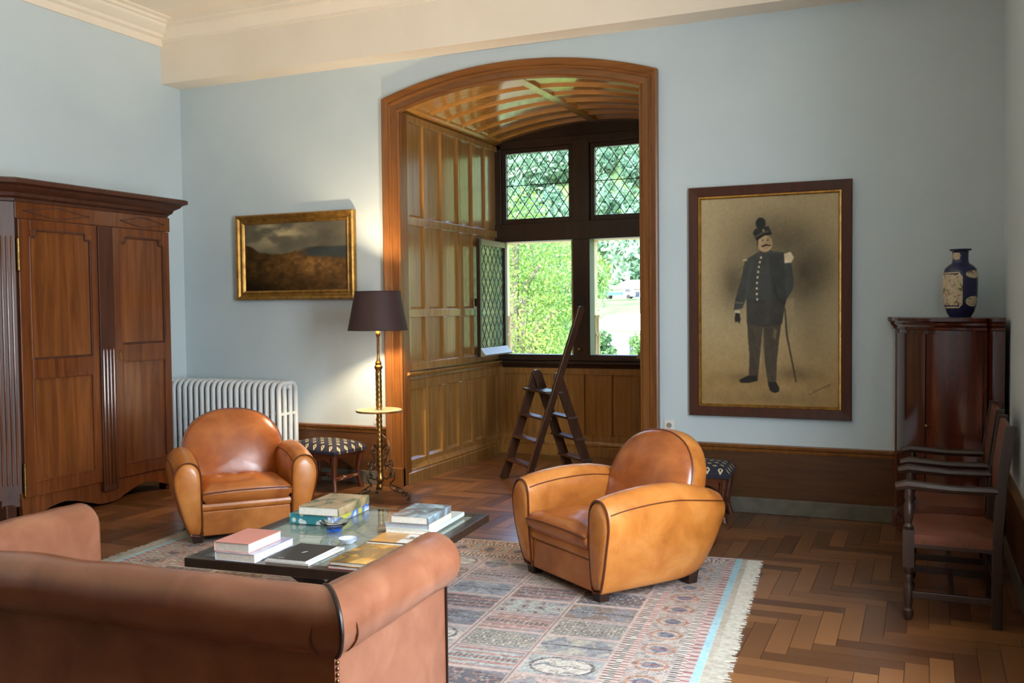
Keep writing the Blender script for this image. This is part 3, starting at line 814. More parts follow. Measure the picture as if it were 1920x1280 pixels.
# modelling: shaded far side, folds in sleeves and trousers, tunic skirt line
paint([(470, 420), (545, 414), (560, 640), (536, 768), (470, 776), (486, 600)], (44, 46, 44), 0.55)
paint([(372, 470), (392, 450), (372, 600), (352, 650), (344, 640), (360, 560)], (82, 84, 78), 0.35)
for a_, b_, c_ in ((352, 470, 318), (345, 520, 312), (338, 570, 306), (332, 615, 302)): paint([(a_, b_), (a_-6, b_+8), (c_, b_+34), (c_+2, b_+26)], (36, 38, 36), 0.5)
for a_, b_ in ((385, 800), (400, 870), (470, 820), (486, 900), (392, 960), (480, 1000)): paint([(a_, b_), (a_+14, b_+40), (a_+16, b_+90), (a_+9, b_+44)], (46, 40, 32), 0.45)
paint([(358, 640), (440, 652), (540, 648), (536, 768), (440, 778), (360, 764)], (60, 54, 46), 0.6)
paint([(362, 760), (440, 776), (536, 766), (534, 774), (440, 784), (363, 768)], (40, 36, 30), 0.35)
paint([(438, 790), (446, 790), (452, 960), (440, 1040), (432, 900)], (120, 104, 74), 0.55)
# epaulettes, collar, buttons
paint([(548, 420), (580, 412), (596, 440), (584, 464), (550, 466)], (214, 196, 158), 0.95)
paint([(338, 442), (362, 440), (360, 450), (336, 450)], (190, 172, 132), 0.9)
paint([(416, 404), (484, 398), (486, 412), (418, 420)], (70, 66, 56))
for by, bx_ in ((435, 432), (458, 426), (482, 421), (507, 417), (534, 414), (562, 411), (590, 410), (618, 410), (645, 412)):
    paint(ell(bx_, by, 5, 6, 12), (206, 190, 150), 1.0, tex=0.05)
# head
paint(ell(452, 366, 38, 42), (178, 150, 112), 1.0, tex=0.12)
paint([(412, 340), (420, 345), (416, 385), (409, 370)], (60, 50, 40), 0.9)
paint(ell(474, 352, 14, 30), (132, 108, 78), 0.45)
for ex in (440, 466): paint(ell(ex, 351, 6, 3, 12), (52, 42, 34), 0.85); paint(ell(ex, 344, 8, 2, 12), (56, 44, 34), 0.7)
paint([(452, 350), (458, 366), (450, 369)], (126, 100, 72), 0.7)
paint([(432, 376), (450, 370), (460, 368), (482, 374), (484, 380), (462, 378), (436, 384)], (40, 32, 26))
paint(ell(458, 388, 9, 3, 12), (130, 84, 66), 0.6)
# cap with plume
paint([(390, 312), (402, 290), (470, 278), (488, 318), (450, 322), (412, 346), (404, 340)], (36, 36, 34))
paint([(404, 340), (448, 316), (486, 316), (487, 322), (450, 326), (410, 350)], (20, 20, 20))
paint(ell(430, 264, 26, 30), (34, 34, 32)); paint(ell(444, 300, 7, 7, 12), (150, 134, 100), 0.7)
paint([(402, 328), (446, 306), (472, 304), (472, 308), (448, 311), (404, 333)], (120, 108, 84), 0.5)
# signature scribble
for k in range(7):
    x = 690+k*13
    paint([(x, 1108-k*5), (x+8, 1092-k*5), (x+10, 1094-k*5), (x+3, 1110-k*5)], (66, 52, 34), 0.7)
paint([(668, 1122), (775, 1064), (776, 1067), (670, 1125)], (66, 52, 34), 0.6)
img *= (0.9+0.2*n3)[..., None]
grid_print('sheet', w-0.185, h-0.185, nx, nz, img, attr_mat('sepia_charcoal_print', 0.6, 0.3, coat=0.35), po, (0, -0.016, h/2))

# wall sockets
def socket(x, z, label):
    o = thing('wall_socket', label, 'socket', (x, YB, z))
    MB().box(-0.041, -0.011, 0, 0.041, 0, 0.082).build('plate', M_white, o, bevel=0.004)
    c = MB().lathe([(0.022, 0), (0.022, 0.003), (0.018, 0.003), (0.018, 0.001), (0, 0.001)], (0, 0, 0), 18).build('socket_cup', plain('grey_socket_cup', lin(150, 146, 136), 0.5), o)
    c.location = (0, -0.011, 0.041); c.rotation_euler = (PI/2, 0, 0)
    for dx, dz in ((-0.008, 0), (0.008, 0), (0, 0.009)):
        q = MB().box(-0.002, -0.0145, -0.002, 0.002, -0.011, 0.002).build('contact', M_black, o); q.location = (dx, 0, 0.041+dz)
    return o
socket(-1.85, 0.607, 'cream wall socket between the oak architrave and the portrait')
socket(-4.54, 0.55, 'cream wall socket behind the floor lamp')

# ------------------------------------------------------------------ radiator
ra = thing('radiator', 'white cast-iron column radiator in the corner beside the armoire', 'radiator', (-6.04, 7.13, 0))
mb = MB()
zt, zb, yf, yb = 0.92, 0.09, -0.125, 0.125
path = [(0, yf, zb+0.05), (0, yf, 0.3), (0, yf, 0.62), (0, yf, zt-0.05), (0, yf+0.02, zt-0.015), (0, yf+0.055, zt), (0, yb-0.055, zt), (0, yb-0.02, zt-0.015), (0, yb, zt-0.05),
        (0, yb, 0.62), (0, yb, 0.3), (0, yb, zb+0.05), (0, yb-0.02, zb+0.015), (0, yb-0.055, zb), (0, yf+0.055, zb), (0, yf+0.02, zb+0.015)]
mb.tube(path, 0.0235, 8, loop=True)
for y in (-0.042, 0.042): mb.tube([(0, y, zb), (0, y, 0.3), (0, y, 0.6), (0, y, zt)], 0.0215, 8)
for z in (0.37, 0.64): mb.box(-0.012, yf, z-0.012, 0.012, yb, z+0.012)
for z in (zb+0.03, zt-0.035): mb.tube([(-0.034, 0, z), (0.034, 0, z)], 0.024, 8)
sec = mb.build('section', M_radiator, ra, smooth=True, angle=50)
NS = 20
for i in range(NS):
    x = -0.64+1.30*i/(NS-1)
    if i == 0: sec.location = (x, 0, 0)
    else: inst(sec, ra, (x, 0, 0))
for x in (-0.64, 0.66):
    for y in (yf, yb): MB().lathe([(0.032, 0), (0.026, 0.03), (0.02, 0.1)], (x, y, 0), 10).build('foot', M_radiator, ra, smooth=True)
MB().tube([(-0.68, 0, zt-0.035), (-0.705, 0, zt-0.035)], 0.022, 10).build('valve_body', M_radiator, ra, smooth=True)
v_ = MB().lathe([(0, 0), (0.028, 0.004), (0.03, 0.03), (0.02, 0.045), (0, 0.047)], (0, 0, 0), 14).build('valve_knob', M_white, ra, smooth=True); v_.location = (-0.69, -0.02, zt-0.035); v_.rotation_euler = (PI/2, 0, 0)
v_ = MB().lathe([(0, 0), (0.02, 0.002), (0.02, 0.018), (0, 0.022)], (0, 0, 0), 12).build('end_plug', M_white, ra, smooth=True); v_.location = (0.68, 0, zt-0.035); v_.rotation_euler = (0, PI/2, 0)
MB().tube([(-0.69, 0.0, zt-0.06), (-0.69, 0.0, 0.0)], 0.012, 8).build('pipe', M_radiator, ra, smooth=True)

# ------------------------------------------------------------------ club armchairs
def arm_section(n=40):
    return spline([(0.275, 0.055), (0.32, 0.046), (0.35, 0.06), (0.39, 0.18), (0.425, 0.33), (0.44, 0.44), (0.428, 0.515), (0.395, 0.562), (0.352, 0.575), (0.31, 0.56), (0.282, 0.515), (0.274, 0.44), (0.273, 0.25)], n, True)
def warp(x, y, z):
    """barrel shape of the side: rear tapers in towards the floor, arm top crowns and falls back"""
    if y > 0: y -= 0.17*(y/0.42)*max(0.0, 1-z/0.46)**1.2
    if y < 0: y += 0.02*(1-min(z/0.3, 1))
    if z > 0.3:
        k = (z-0.3)/0.28
        t = (y+0.40)/0.84
        z += k*(0.045*math.sin(PI*min(max(t, 0), 1)**0.8)-0.045*max(t-0.5, 0)*2)
    if y > 0.1: x *= 1-0.10*((y-0.1)/0.32)**2
    return (x, y, z)
def club_chair(label, loc, rz):
    c = thing('club_armchair', label, 'armchair', loc, rz, 'tan leather club armchairs')
    sec = arm_section(); cx, cz = 0.355, 0.33
    for s in (-1, 1):
        rings = []
        for y, k in ((-0.405, 0.955), (-0.412, 0.985), (-0.40, 1.0), (-0.34, 1.0), (-0.26, 1.0), (-0.16, 1.0), (-0.06, 1.0), (0.05, 1.0), (0.15, 0.995), (0.24, 0.98), (0.32, 0.95), (0.38, 0.88), (0.405, 0.76)):
            rings.append([warp(*( s*(cx+(x-cx)*k), y, cz+(z-cz)*k)) for x, z in sec])
        a = MB().loft(rings).build('arm', M_tan, c, smooth=True, angle=60)
        # bulged front facing with piping
        fr_ = []
        for y, k in ((-0.408, 0.93), (-0.419, 0.88), (-0.425, 0.70), (-0.428, 0.35), (-0.429, 0.02)):
            fr_.append([warp(s*(cx+(x-cx)*k), y, cz+(z-cz)*k) for x, z in sec])
        MB().loft(fr_).build('front_facing', M_tan, a, smooth=True, angle=60)
        MB().tube([warp(s*(cx+(x-cx)*0.965), -0.414, cz+(z-cz)*0.965) for x, z in sec], 0.0055, 6, loop=True).build('piping', M_pipe, a, smooth=True)
        for (px_, pz) in ((0.436, 0.50), (0.284, 0.525)):
            MB().tube([warp(s*px_, -0.40+0.76*i/14, pz) for i in range(15)], 0.0035, 6).build('seam', M_pipe, a, smooth=True)
    # back: domed cushion front and shell
    def outline(k, zc=0.50, n=40):
        pts = [(-0.30, 0.30), (-0.325, 0.42), (-0.335, 0.55), (-0.305, 0.68), (-0.23, 0.78), (-0.12, 0.835), (0, 0.85), (0.12, 0.835), (0.23, 0.78), (0.305, 0.68), (0.335, 0.55), (0.325, 0.42), (0.30, 0.30), (0.0, 0.285)]
        return [(x*k, zc+(z-zc)*k) for x, z in spline(pts, n, True)]
    lean = lambda z: 0.30*(z-0.3)
    def brings(seq): return [[(x, y+lean(z), z) for x, z in outline(k)] for y, k in seq]
    ba = MB().loft(brings([(0.035, 0.03), (0.038, 0.30), (0.048, 0.60), (0.068, 0.82), (0.092, 0.94), (0.115, 0.985), (0.125, 0.995)])).build('back_cushion', M_tanback, c, smooth=True, angle=70)
    MB().tube([(x, 0.128+lean(z), z) for x, z in outline(1.0)], 0.0055, 6, loop=True).build('piping', M_pipe, ba, smooth=True)
    MB().loft(brings([(0.125, 0.992), (0.16, 1.0), (0.20, 0.992), (0.235, 0.96), (0.26, 0.89), (0.275, 0.75), (0.282, 0.4), (0.283, 0.03)])).build('back_shell', M_tan, c, smooth=True, angle=70)
    # rear apron between the arms
    rp = []
    for z, k in ((0.045, 1.0), (0.2, 1.0), (0.35, 1.0), (0.47, 0.98), (0.50, 0.9)):
        rp.append([warp(x*k, y, z) for x, y in ((-0.28, 0.20), (-0.27, 0.36), (-0.18, 0.41), (0, 0.42), (0.18, 0.41), (0.27, 0.36), (0.28, 0.20), (0, 0.2))])
    MB().loft(rp).build('rear_panel', M_tan, c, smooth=True, angle=50)
    # seat cushion with wrinkles
    nxs, nys = 30, 30
    wr = np.random.default_rng(5).normal(size=(4, 6))
    tp = []; bt = []
    for j in range(nys+1):
        for i in range(nxs+1):
            u, v = i/nxs, j/nys
            x = -0.272+0.544*u; y = -0.435+0.64*v
            e = min(u, 1-u, v, 1-v)
            rd = 1-max(0, 1-e/0.10)**2
            crown = 0.035*math.sin(PI*u)**0.7*math.sin(PI*min(v*0.95+0.05, 1))**0.6
            wv = sum(math.sin(wr[0][k]*9*u+wr[1][k]*9*v+wr[2][k]*6) for k in range(6))*0.0075*math.sin(PI*u)*math.sin(PI*v)
            wv += 0.017*math.sin(26*u+9*v+3*math.sin(7*v))*math.exp(-((v-0.62)/0.2)**2)*math.sin(PI*u)
            tp.append((x, y, 0.345+0.045*rd+crown+wv-0.03*v)); bt.append((x*0.99, y+0.012, 0.30-0.055*rd))
    n1_ = nxs+1; mbs = MB(); fs = []
    K = len(tp)
    for j in range(nys):
        for i in range(nxs):
            a = j*n1_+i; fs.append((a, a+1, a+1+n1_, a+n1_)); fs.append((K+a, K+a+n1_, K+a+1+n1_, K+a+1))
    bd = [i for i in range(n1_)]+[j*n1_+nxs for j in range(1, nys+1)]+[nys*n1_+i for i in range(nxs-1, -1, -1)]+[j*n1_ for j in range(nys-1, 0, -1)]
    for q in range(len(bd)):
        a, b = bd[q-1], bd[q]; fs.append((a, K+a, K+b, b))
    mbs.add(tp+bt, fs); se = mbs.build('seat_cushion', M_tanseat, c, smooth=True, angle=80)
    MB().tube([tp[i] for i in range(0, n1_)], 0.005, 6).build('piping', M_pipe, se, smooth=True)
    # seat rail and front apron
    MB().loft([[(x, y, z) for y, z in ((-0.385, 0.215), (-0.402, 0.225), (-0.405, 0.25), (-0.395, 0.27), (-0.2, 0.27), (-0.2, 0.215))] for x in (-0.272, 0.272)]).build('seat_rail', M_tan, c, smooth=True, angle=60)
    MB().box(-0.272, -0.392, 0.044, 0.272, 0.25, 0.215).build('front_apron', M_tan, c, bevel=0.008)
    for sx in (-1, 1):
        for y in (-0.36, 0.22):
            MB().loft([[(sx*(0.27), y-0.028, 0.0), (sx*0.325, y-0.028, 0), (sx*0.325, y+0.03, 0), (sx*0.27, y+0.03, 0)], [(sx*0.265, y-0.032, 0.08), (sx*0.335, y-0.032, 0.08), (sx*0.335, y+0.035, 0.08), (sx*0.265, y+0.035, 0.08)]]).build('foot', M_chairwood, c)
    return c
R_Z = 0.011
cr = club_chair('tan leather club armchair on the rug, seen side-on right of the table', (-1.635, 5.32, R_Z), math.radians(-35.5)); cr.scale = (1.11, 1.08, 0.985)
cl_ = copy_tree(cr)
cl_['label'] = 'tan leather club armchair facing the table in front of the radiator'
cl_.location = (-4.62, 5.52, R_Z); cl_.rotation_euler = (0, 0, math.radians(48))

# ------------------------------------------------------------------ sofa (back towards the viewer)
so = thing('leather_sofa', 'saddle-brown leather sofa with rolled arms, its back to the viewer', 'sofa', (-2.515, 2.68, 0.0105), math.radians(2.5))
SA, SB, SF = 0.8625, 0.36, 0.37
R_, ZR = 0.102, 0.648
prof = [(-0.10, 0.30), (-0.105, 0.45), (-0.102, 0.58)]
for k in range(15):
    a = math.radians(170-k*(170+58)/14); prof.append((R_*math.cos(a), ZR+R_*math.sin(a)))
prof += [(0.038, 0.556), (0.036, 0.545), (0.037, 0.40), (0.038, 0.25), (0.038, 0.13), (-0.09, 0.13)]
def jit(x, y, z, k=0.0035):
    return k*(math.sin(17*x+9*y+5*z)+math.sin(31*y-13*x+7)+math.sin(23*z+11*x))*0.5
def srow(fn, ts): return [[(lambda p: (p[0], p[1], p[2]+(jit(*p) if p[2] > 0.5 else 0)))(fn(o, z, t)) for o, z in prof] for t in ts]
lerp = lambda a, b, t: a+(b-a)*t
ts = [i/14 for i in range(15)]
for s, nm in ((1, 'arm'), (-1, 'arm')):
    g = MB().loft(srow(lambda o, z, t: (s*(SA+o), lerp(SF, -(SB+o), t), z), ts)).build(nm, M_sofa, so, smooth=True, angle=50)
    # scroll facing on the front end
    rings = [[(s*(SA+o*k), SF+d, ZR+(z-ZR)*k if z > 0.54 else z) for o, z in prof[1:-2]] for k, d in ((1.0, 0.0), (0.97, 0.012), (0.85, 0.018))]
    MB().loft(rings).build('arm_facing', M_sofa, g, smooth=True, angle=60)
    cord = [(s*(SA+o), -(SB+o), z) for o, z in prof[3:18]]
    cord = [(x+s*0.003, y-0.003, z+0.003) for x, y, z in cord]
    MB().tube(cord, 0.0075, 8).build('mitre_cord', M_sofacord, so, smooth=True)
    MB().tube([(s*(SA+0.041), SF+0.004, 0.14+0.41*i/8) for i in range(9)], 0.005, 6).build('edge_piping', M_sofacord, g, smooth=True)
    # nail heads below the mitre, gathered leather pleats beside it
    nl = MB()
    for k in range(22):
        z = 0.535-k*0.0185
        nl.lathe([(0.0085, 0), (0.0075, 0.003), (0.004, 0.0055), (0, 0.006)], (0, 0, 0), 8)
        base = len(nl.v)-32
        c45 = math.sqrt(0.5)
        for q in range(base, len(nl.v)):
            x, y, zz = nl.v[q]
            # turn the little dome to face outward
            nl.v[q] = (s*(SA+0.0395+zz), -(SB+0.026)+x, z+y)
    nl.build('nail_trim', M_nail, so, smooth=True)
    for (along, side) in ((0.085, 'arm'), (0.10, 'back')):
        pts = []
        for k in range(9):
            a = math.radians(8-60*k/8)
            o = (R_+0.0005)*math.cos(a); z = ZR+(R_+0.0005)*math.sin(a)
            w_ = along+0.02*math.sin(PI*k/8)-0.035*(k/8)
            pts.append((s*(SA+o), -(SB+o)+w_+0.06*k/8*0, z) if side == 'arm' else (s*(SA+o-w_), -(SB+o), z))
        MB().tube(pts, [0.001+0.0045*math.sin(PI*k/8) for k in range(9)], 6).build('pleat', M_pipe, so, smooth=True)
MB().loft(srow(lambda o, z, t: (lerp(SA+o, -(SA+o), t), -(SB+o), z), [i/40 for i in range(41)])).build('backrest', M_sofa, so, smooth=True, angle=50)
MB().box(-(SA-0.1), -SB+0.09, 0.13, SA-0.1, SF-0.02, 0.28).build('seat_base', M_sofa, so, bevel=0.02)
for k in (-1, 1):
    MB().box(min(k*0.01, k*(SA-0.105)), -SB+0.11, 0.28, max(k*0.01, k*(SA-0.105)), SF+0.01, 0.43).build('seat_cushion', M_sofa, so, bevel=0.04, seg=4, smooth=True)
for sx in (-1, 1):
    for y in (-SB, SF-0.08):
        MB().lathe([(0.025, 0 if y > 0 else -0.0105), (0.035, 0.05), (0.03, 0.13)], (sx*(SA-0.03), y, 0.0), 12).build('foot', M_chairwood, so, smooth=True)

# ------------------------------------------------------------------ rug
ru = thing('persian_rug', 'pale pink and blue compartment-patterned Persian rug with cream fringes', 'rug', (RUG_C.x, RUG_C.y, 0), RUG_ROT)
nx, ny = 560, 410
xs = np.linspace(-RUG_L/2, RUG_L/2, nx); ysr = np.linspace(RUG_W/2, -RUG_W/2, ny)
X, Yg = np.meshgrid(xs, ysr)
ex = np.minimum(RUG_L/2-X, X+RUG_L/2); ey = np.minimum(RUG_W/2-Yg, Yg+RUG_W/2)
e = np.minimum(ex, ey)
pal = [s2l(c) for c in ((206, 190, 170), (188, 150, 136), (150, 158, 162), (176, 170, 150), (70, 74, 92), (128, 104, 84), (164, 176, 170), (200, 164, 148), (96, 86, 92))]
navy = s2l((50, 52, 70)); cream = s2l((216, 206, 188)); rust = s2l((168, 104, 78)); slate = s2l((112, 128, 142))
def mix(a, b, m): return a*(1-m[..., None])+b*m[..., None]
img = np.ones(X.shape+(3,))*cream
def flowers(X, Y, p, r0, r1):
    """ring lattice; returns ring mask, core mask, id"""
    jy = np.floor(Y/p); xx = X+(jy % 2)*p/2; ix = np.floor(xx/p)
    fx = xx/p-ix-0.5; fy = Y/p-jy-0.5
    d = np.sqrt(fx*fx+fy*fy); idn = np.mod(np.sin(ix*12.9898+jy*78.233)*43758.5453, 1.0)
    return ((d > r0) & (d < r1)).astype(float), (d < r0*0.55).astype(float), idn
cwx, cwy = 0.376, 0.25
u_ = RUG_L/2-X-0.41; v_r = RUG_W/2-Yg-0.41
ci = np.floor(u_/cwx); cj = np.floor(v_r/cwy); fu = u_/cwx-ci; fv = v_r/cwy-cj
cid = np.mod(np.sin(ci*41.3+cj*17.7+3.1)*9173.7, 1.0)
typ = np.floor(np.mod(ci*2+cj*3+np.floor(cid*2), 6))
gidx = np.floor(np.mod(cid*97.0, 1)*len(pal)).astype(int)
ground = np.array(pal)[gidx]
fld = ground.copy()
rg, core, fid = flowers(u_, v_r, 0.042, 0.26, 0.40)
lat = mix(mix(fld*0.8, navy, rg*0.9), cream, core)
rg2, core2, fid2 = flowers(u_, v_r, 0.062, 0.22, 0.36)
lat2 = mix(mix(s2l((122, 98, 78))*np.ones_like(fld), s2l((196, 150, 116)), rg2), s2l((176, 190, 190)), core2)
rr = np.sqrt(((fu-0.5)/0.40)**2+((fv-0.5)/0.42)**2)
med = mix(mix(fld, navy, ((rr < 1.0) & (rr > 0.90)).astype(float)), cream*0.9, (rr < 0.90).astype(float))
br = (np.abs(np.sin((fv-0.5)*14*(1.15-fu)+0.4*np.sin(fu*20))) < 0.22) & (rr < 0.86)
med = mix(med, slate*0.8, br.astype(float))
strp = mix(fld, s2l((176, 110, 98)), (np.abs(np.sin(fv*PI*5)) > 0.72).astype(float)); strp = mix(strp, s2l((90, 92, 90)), ((np.abs(fv-0.5) < 0.09) & (np.sin(fu*90) > 0)).astype(float))
tri = (np.abs(fv-0.5) < 0.45*(1-np.abs(2*np.mod(fu*2, 1)-1))).astype(float)
tree = mix(mix(fld, slate, tri*0.8), navy, (np.abs(fv-0.5) < 0.03).astype(float))
bot = np.mod(fu*4, 1)-0.5; bt2 = np.mod(fv*3, 1)-0.5
bd = bot**2*1.6+bt2**2
bote = mix(mix(fld, rust, ((bd < 0.14) & (bd > 0.08)).astype(float)), navy, (bd < 0.03).astype(float))
for t, L_ in enumerate((lat, med, strp, lat2, tree, bote)): fld = np.where((typ == t)[..., None], L_, fld)
rgA, coA, idA = flowers(u_+0.01*np.sin(v_r*60), v_r+0.01*np.sin(u_*50), 0.026, 0.22, 0.42)
pa_ = np.array(pal)[np.floor(idA*len(pal)).astype(int)]
fld = fld*(1-0.75*rgA[..., None]*(idA > 0.35)[..., None])+pa_*0.8*0.75*rgA[..., None]*(idA > 0.35)[..., None]
fld = mix(fld, cream, coA*(idA > 0.5)*0.7)
vn_ = np.abs(np.sin(u_*95+3*np.sin(v_r*70))*np.sin(v_r*110+3*np.sin(u_*60)))
fld = mix(fld, navy*1.3, (vn_ < 0.06)*0.55)
arch = ((fu-0.12)**2*0.0+np.abs(fv-0.5)*2 > 0.35+0.6*np.sqrt(np.clip(fu, 0, 1))) & (fu < 0.8)
fld = mix(fld, s2l((126, 128, 140)), arch*0.55*(typ != 3))
line = (np.minimum(np.minimum(fu, 1-fu)*cwx, np.minimum(fv, 1-fv)*cwy) < 0.016).astype(float)
fld = mix(fld, s2l((190, 162, 150)), line)
line2 = (np.minimum(np.minimum(fu, 1-fu)*cwx, np.minimum(fv, 1-fv)*cwy) < 0.003).astype(float)
fld = mix(fld, s2l((110, 92, 92)), line2)
fld = fld*0.82+0.18*s2l((186, 168, 154))
img = fld
# borders, from the field outwards
along = np.where(ex < ey, Yg, X)
def band(a, b, col, pat=None, pc=None):
    global img
    m = ((e >= a) & (e < b)).astype(float); img = mix(img, np.ones_like(img)*col, m)
    if pat is not None: img = mix(img, np.ones_like(img)*pc, m*pat)
dots = (np.sin(along*2*PI/0.03) > 0.2).astype(float)
band(0.385, 0.41, s2l((196, 176, 160)), dots, s2l((120, 92, 88)))
band(0.36, 0.385, s2l((96, 88, 84)), (np.sin(along*2*PI/0.022) > 0.3).astype(float), cream)
band(0.325, 0.36, s2l((200, 172, 158)), dots, s2l((150, 110, 102)))
band(0.13, 0.325, s2l((184, 166, 152)))
ph = np.mod(along/0.20, 1)-0.5; q = (e-0.228)/0.09
bd = (ph*2.6)**2+q**2
m = ((e >= 0.13) & (e < 0.325)).astype(float)
wv_ = (np.sin(along*240)*np.sin(e*260) > 0.35).astype(float)
img = mix(img, np.ones_like(img)*s2l((136, 128, 130)), m*wv_*0.8)
img = mix(img, np.ones_like(img)*s2l((176, 120, 86)), m*((bd < 0.8) & (bd > 0.5)))
img = mix(img, np.ones_like(img)*s2l((92, 100, 122)), m*((bd < 0.22)))
img = mix(img, np.ones_like(img)*rust, m*((np.abs(ph) < 0.02) & (np.abs(q) < 0.9)))
band(0.10, 0.13, s2l((108, 96, 92)), (np.sin(along*2*PI/0.024) > 0.3).astype(float), cream)
band(0.075, 0.10, s2l((196, 176, 164)), dots, s2l((140, 100, 96)))
band(0.04, 0.075, s2l((180, 160, 152)), (np.sin(along*2*PI/0.05) > 0.5).astype(float), s2l((150, 92, 88)))
band(0.032, 0.04, s2l((110, 96, 96)))
band(-1, 0.032, s2l((190, 172, 156)))
endm = ((ex < 0.034) & (ex < ey+0.1)).astype(float); img = mix(img, np.ones_like(img)*s2l((140, 186, 196)), endm)
nz_ = fbm(X*60, Yg*60, 41, 3); nz2 = fbm(X*2.2, Yg*2.2, 47, 3); nz3 = fbm(X*170, Yg*170, 53, 2)
img = img*(0.66+0.45*nz_+0.25*nz3)[..., None]
img = img*(0.85+0.3*nz2)[..., None]
bl_ = ((e >= 0.13) & (e < 0.325)); rgB, coB, idB = flowers(X+0.008*np.sin(Yg*80), Yg, 0.03, 0.2, 0.42); img = mix(img, np.array(pal)[np.floor(idB*len(pal)).astype(int)]*0.75, bl_*rgB*0.6)
gry = img.mean(-1, keepdims=True); img = img*0.74+gry*0.26*np.array([1.04, 1.0, 0.96])
g = grid_print('pile', RUG_L, RUG_W, nx, ny, img, attr_mat('wool_pile', 0.95, 0.1, 0.5), ru, (0, 0, 0.0095)); g.rotation_euler = (-PI/2, 0, 0)
MB().box(-RUG_L/2, -RUG_W/2, 0.001, RUG_L/2, RUG_W/2, 0.0088).build('backing', M_paper, ru)
M_fringe = noisy('cream_cotton_fringe', [(0.3, lin(150, 142, 126)), (0.7, lin(178, 170, 154))], 40, 0.9)
for s in (1, -1):
    mb = MB().box(min(s*RUG_L/2, s*(RUG_L/2+0.035)), -RUG_W/2, 0.001, max(s*RUG_L/2, s*(RUG_L/2+0.035)), RUG_W/2, 0.008)
    for k in range(420):
        y = -RUG_W/2+RUG_W*(k+0.5)/420; l = rnd.uniform(0.065, 0.10); dy = rnd.uniform(-0.014, 0.014); w_ = 0.0028
        x0_ = s*(RUG_L/2+0.03); x1_ = s*(RUG_L/2+0.03+l*0.55); x2_ = s*(RUG_L/2+0.03+l); hz_ = rnd.uniform(0.006, 0.011)
        mb.loft([[(x0_, y-w_, 0.002), (x0_, y+w_, 0.002), (x0_, y, 0.0085)], [(x1_, y+dy*0.4-w_, 0.002), (x1_, y+dy*0.4+w_, 0.002), (x1_, y+dy*0.4, hz_)], [(x2_, y+dy-w_*0.6, 0.001), (x2_, y+dy+w_*0.6, 0.001), (x2_, y+dy, 0.005)]])
    f_ = mb.build('fringe', M_fringe, ru); f_['kind'] = 'stuff'

# ------------------------------------------------------------------ coffee table and what lies on it
TC, TRZ = Vector((-2.72, 4.08)), math.radians(5)
def tw(x, y, z): return (TC.x+x*math.cos(TRZ)-y*math.sin(TRZ), TC.y+x*math.sin(TRZ)+y*math.cos(TRZ), z)
tb = thing('coffee_table', 'low dark-framed coffee table with inset glass over pale veined stone', 'table', (TC.x, TC.y, R_Z+0.001), TRZ)
zt_ = 0.43-R_Z
tx0, tx1, ty0, ty1, fw = -0.54, 0.53, -0.60, 0.69, 0.062
for (a, b, c, d) in ((tx0, ty0, tx1, ty0+fw), (tx0, ty1-fw, tx1, ty1), (tx0, ty0+fw, tx0+fw, ty1-fw), (tx1-fw, ty0+fw, tx1, ty1-fw)):
    MB().box(a, b, zt_-0.045, c, d, zt_).build('frame_bar', M_tabframe, tb, bevel=0.004)
m, nt, b = base_mat('pale_veined_stone')
v = coords(nt); f1 = noise(nt, v, 3, 5, 0.6, 1.0)
vo = nt.nodes.new('ShaderNodeTexVoronoi'); vo.feature = 'DISTANCE_TO_EDGE'; vo.inputs['Scale'].default_value = 4.5; nt.links.new(v, vo.inputs['Vector'])
vein = ramp(nt, vo.outputs['Distance'], [(0.0, lin(120, 124, 118)), (0.03, lin(192, 196, 186))])
nt.links.new(mixc(nt, f1, vein, mixc(nt, 0.4, vein, lin(150, 156, 150))), b.inputs['Base Color']); setp(b, Roughness=0.25)
MB().box(tx0+fw, ty0+fw, zt_-0.03, tx1-fw, ty1-fw, zt_-0.012).build('stone_panel', m, tb)
MB().add([(tx0+fw, ty0+fw, zt_-0.001), (tx1-fw, ty0+fw, zt_-0.001), (tx1-fw, ty1-fw, zt_-0.001), (tx0+fw, ty1-fw, zt_-0.001)], [(0, 1, 2, 3)]).build('glass_top', M_tglass, tb)
for y in (-0.30, 0.39):
    MB().bar((-0.30, y, 0.038), (0.30, y, zt_-0.04), 0.05, 0.06).build('leg', M_tabframe, tb)
    MB().bar((0.30, y+0.052, 0.038), (-0.30, y+0.052, zt_-0.04), 0.05, 0.06).build('leg', M_tabframe, tb)
MB().bar((0, -0.30, 0.18), (0, 0.45, 0.18), 0.05, 0.05).build('stretcher', M_tabframe, tb)

def cover(name, stops, scale=6, rough=0.3): return noisy(name, [(p, lin(*c)) for p, c in stops], scale, rough, dist=0.6)
def book(label, x, y, w, d, z0, z1, cm, rz=0.0, spine='L', soft=False, pages=M_paper, group='books on the coffee table', cat='book', nm='book'):
    o = thing(nm, label, cat, tw(x, y, z0), TRZ+rz, group)
    h = z1-z0; t = 0.0028 if not soft else 0.001; ov = 0.003 if not soft else 0.0
    MB().box(-w/2, -d/2, h-t, w/2, d/2, h).build('front_cover', cm, o, bevel=0.0008)
    MB().box(-w/2, -d/2, 0, w/2, d/2, t).build('back_cover', cm, o, bevel=0.0008)
    sx = -1 if spine == 'L' else 1
    MB().box(min(sx*w/2, sx*(w/2-t)), -d/2, t, max(sx*w/2, sx*(w/2-t)), d/2, h-t).build('spine', cm, o)
    xa, xb = (-w/2+t, w/2-ov) if spine == 'L' else (-w/2+ov, w/2-t)
    MB().box(xa, -d/2+ov, t, xb, d/2-ov, h-t).build('pages', pages, o)
    return o
ZT = 0.4315
M_pink = cover('salmon_pink_cover', [(0.3, (208, 134, 120)), (0.7, (222, 152, 136))], 3)
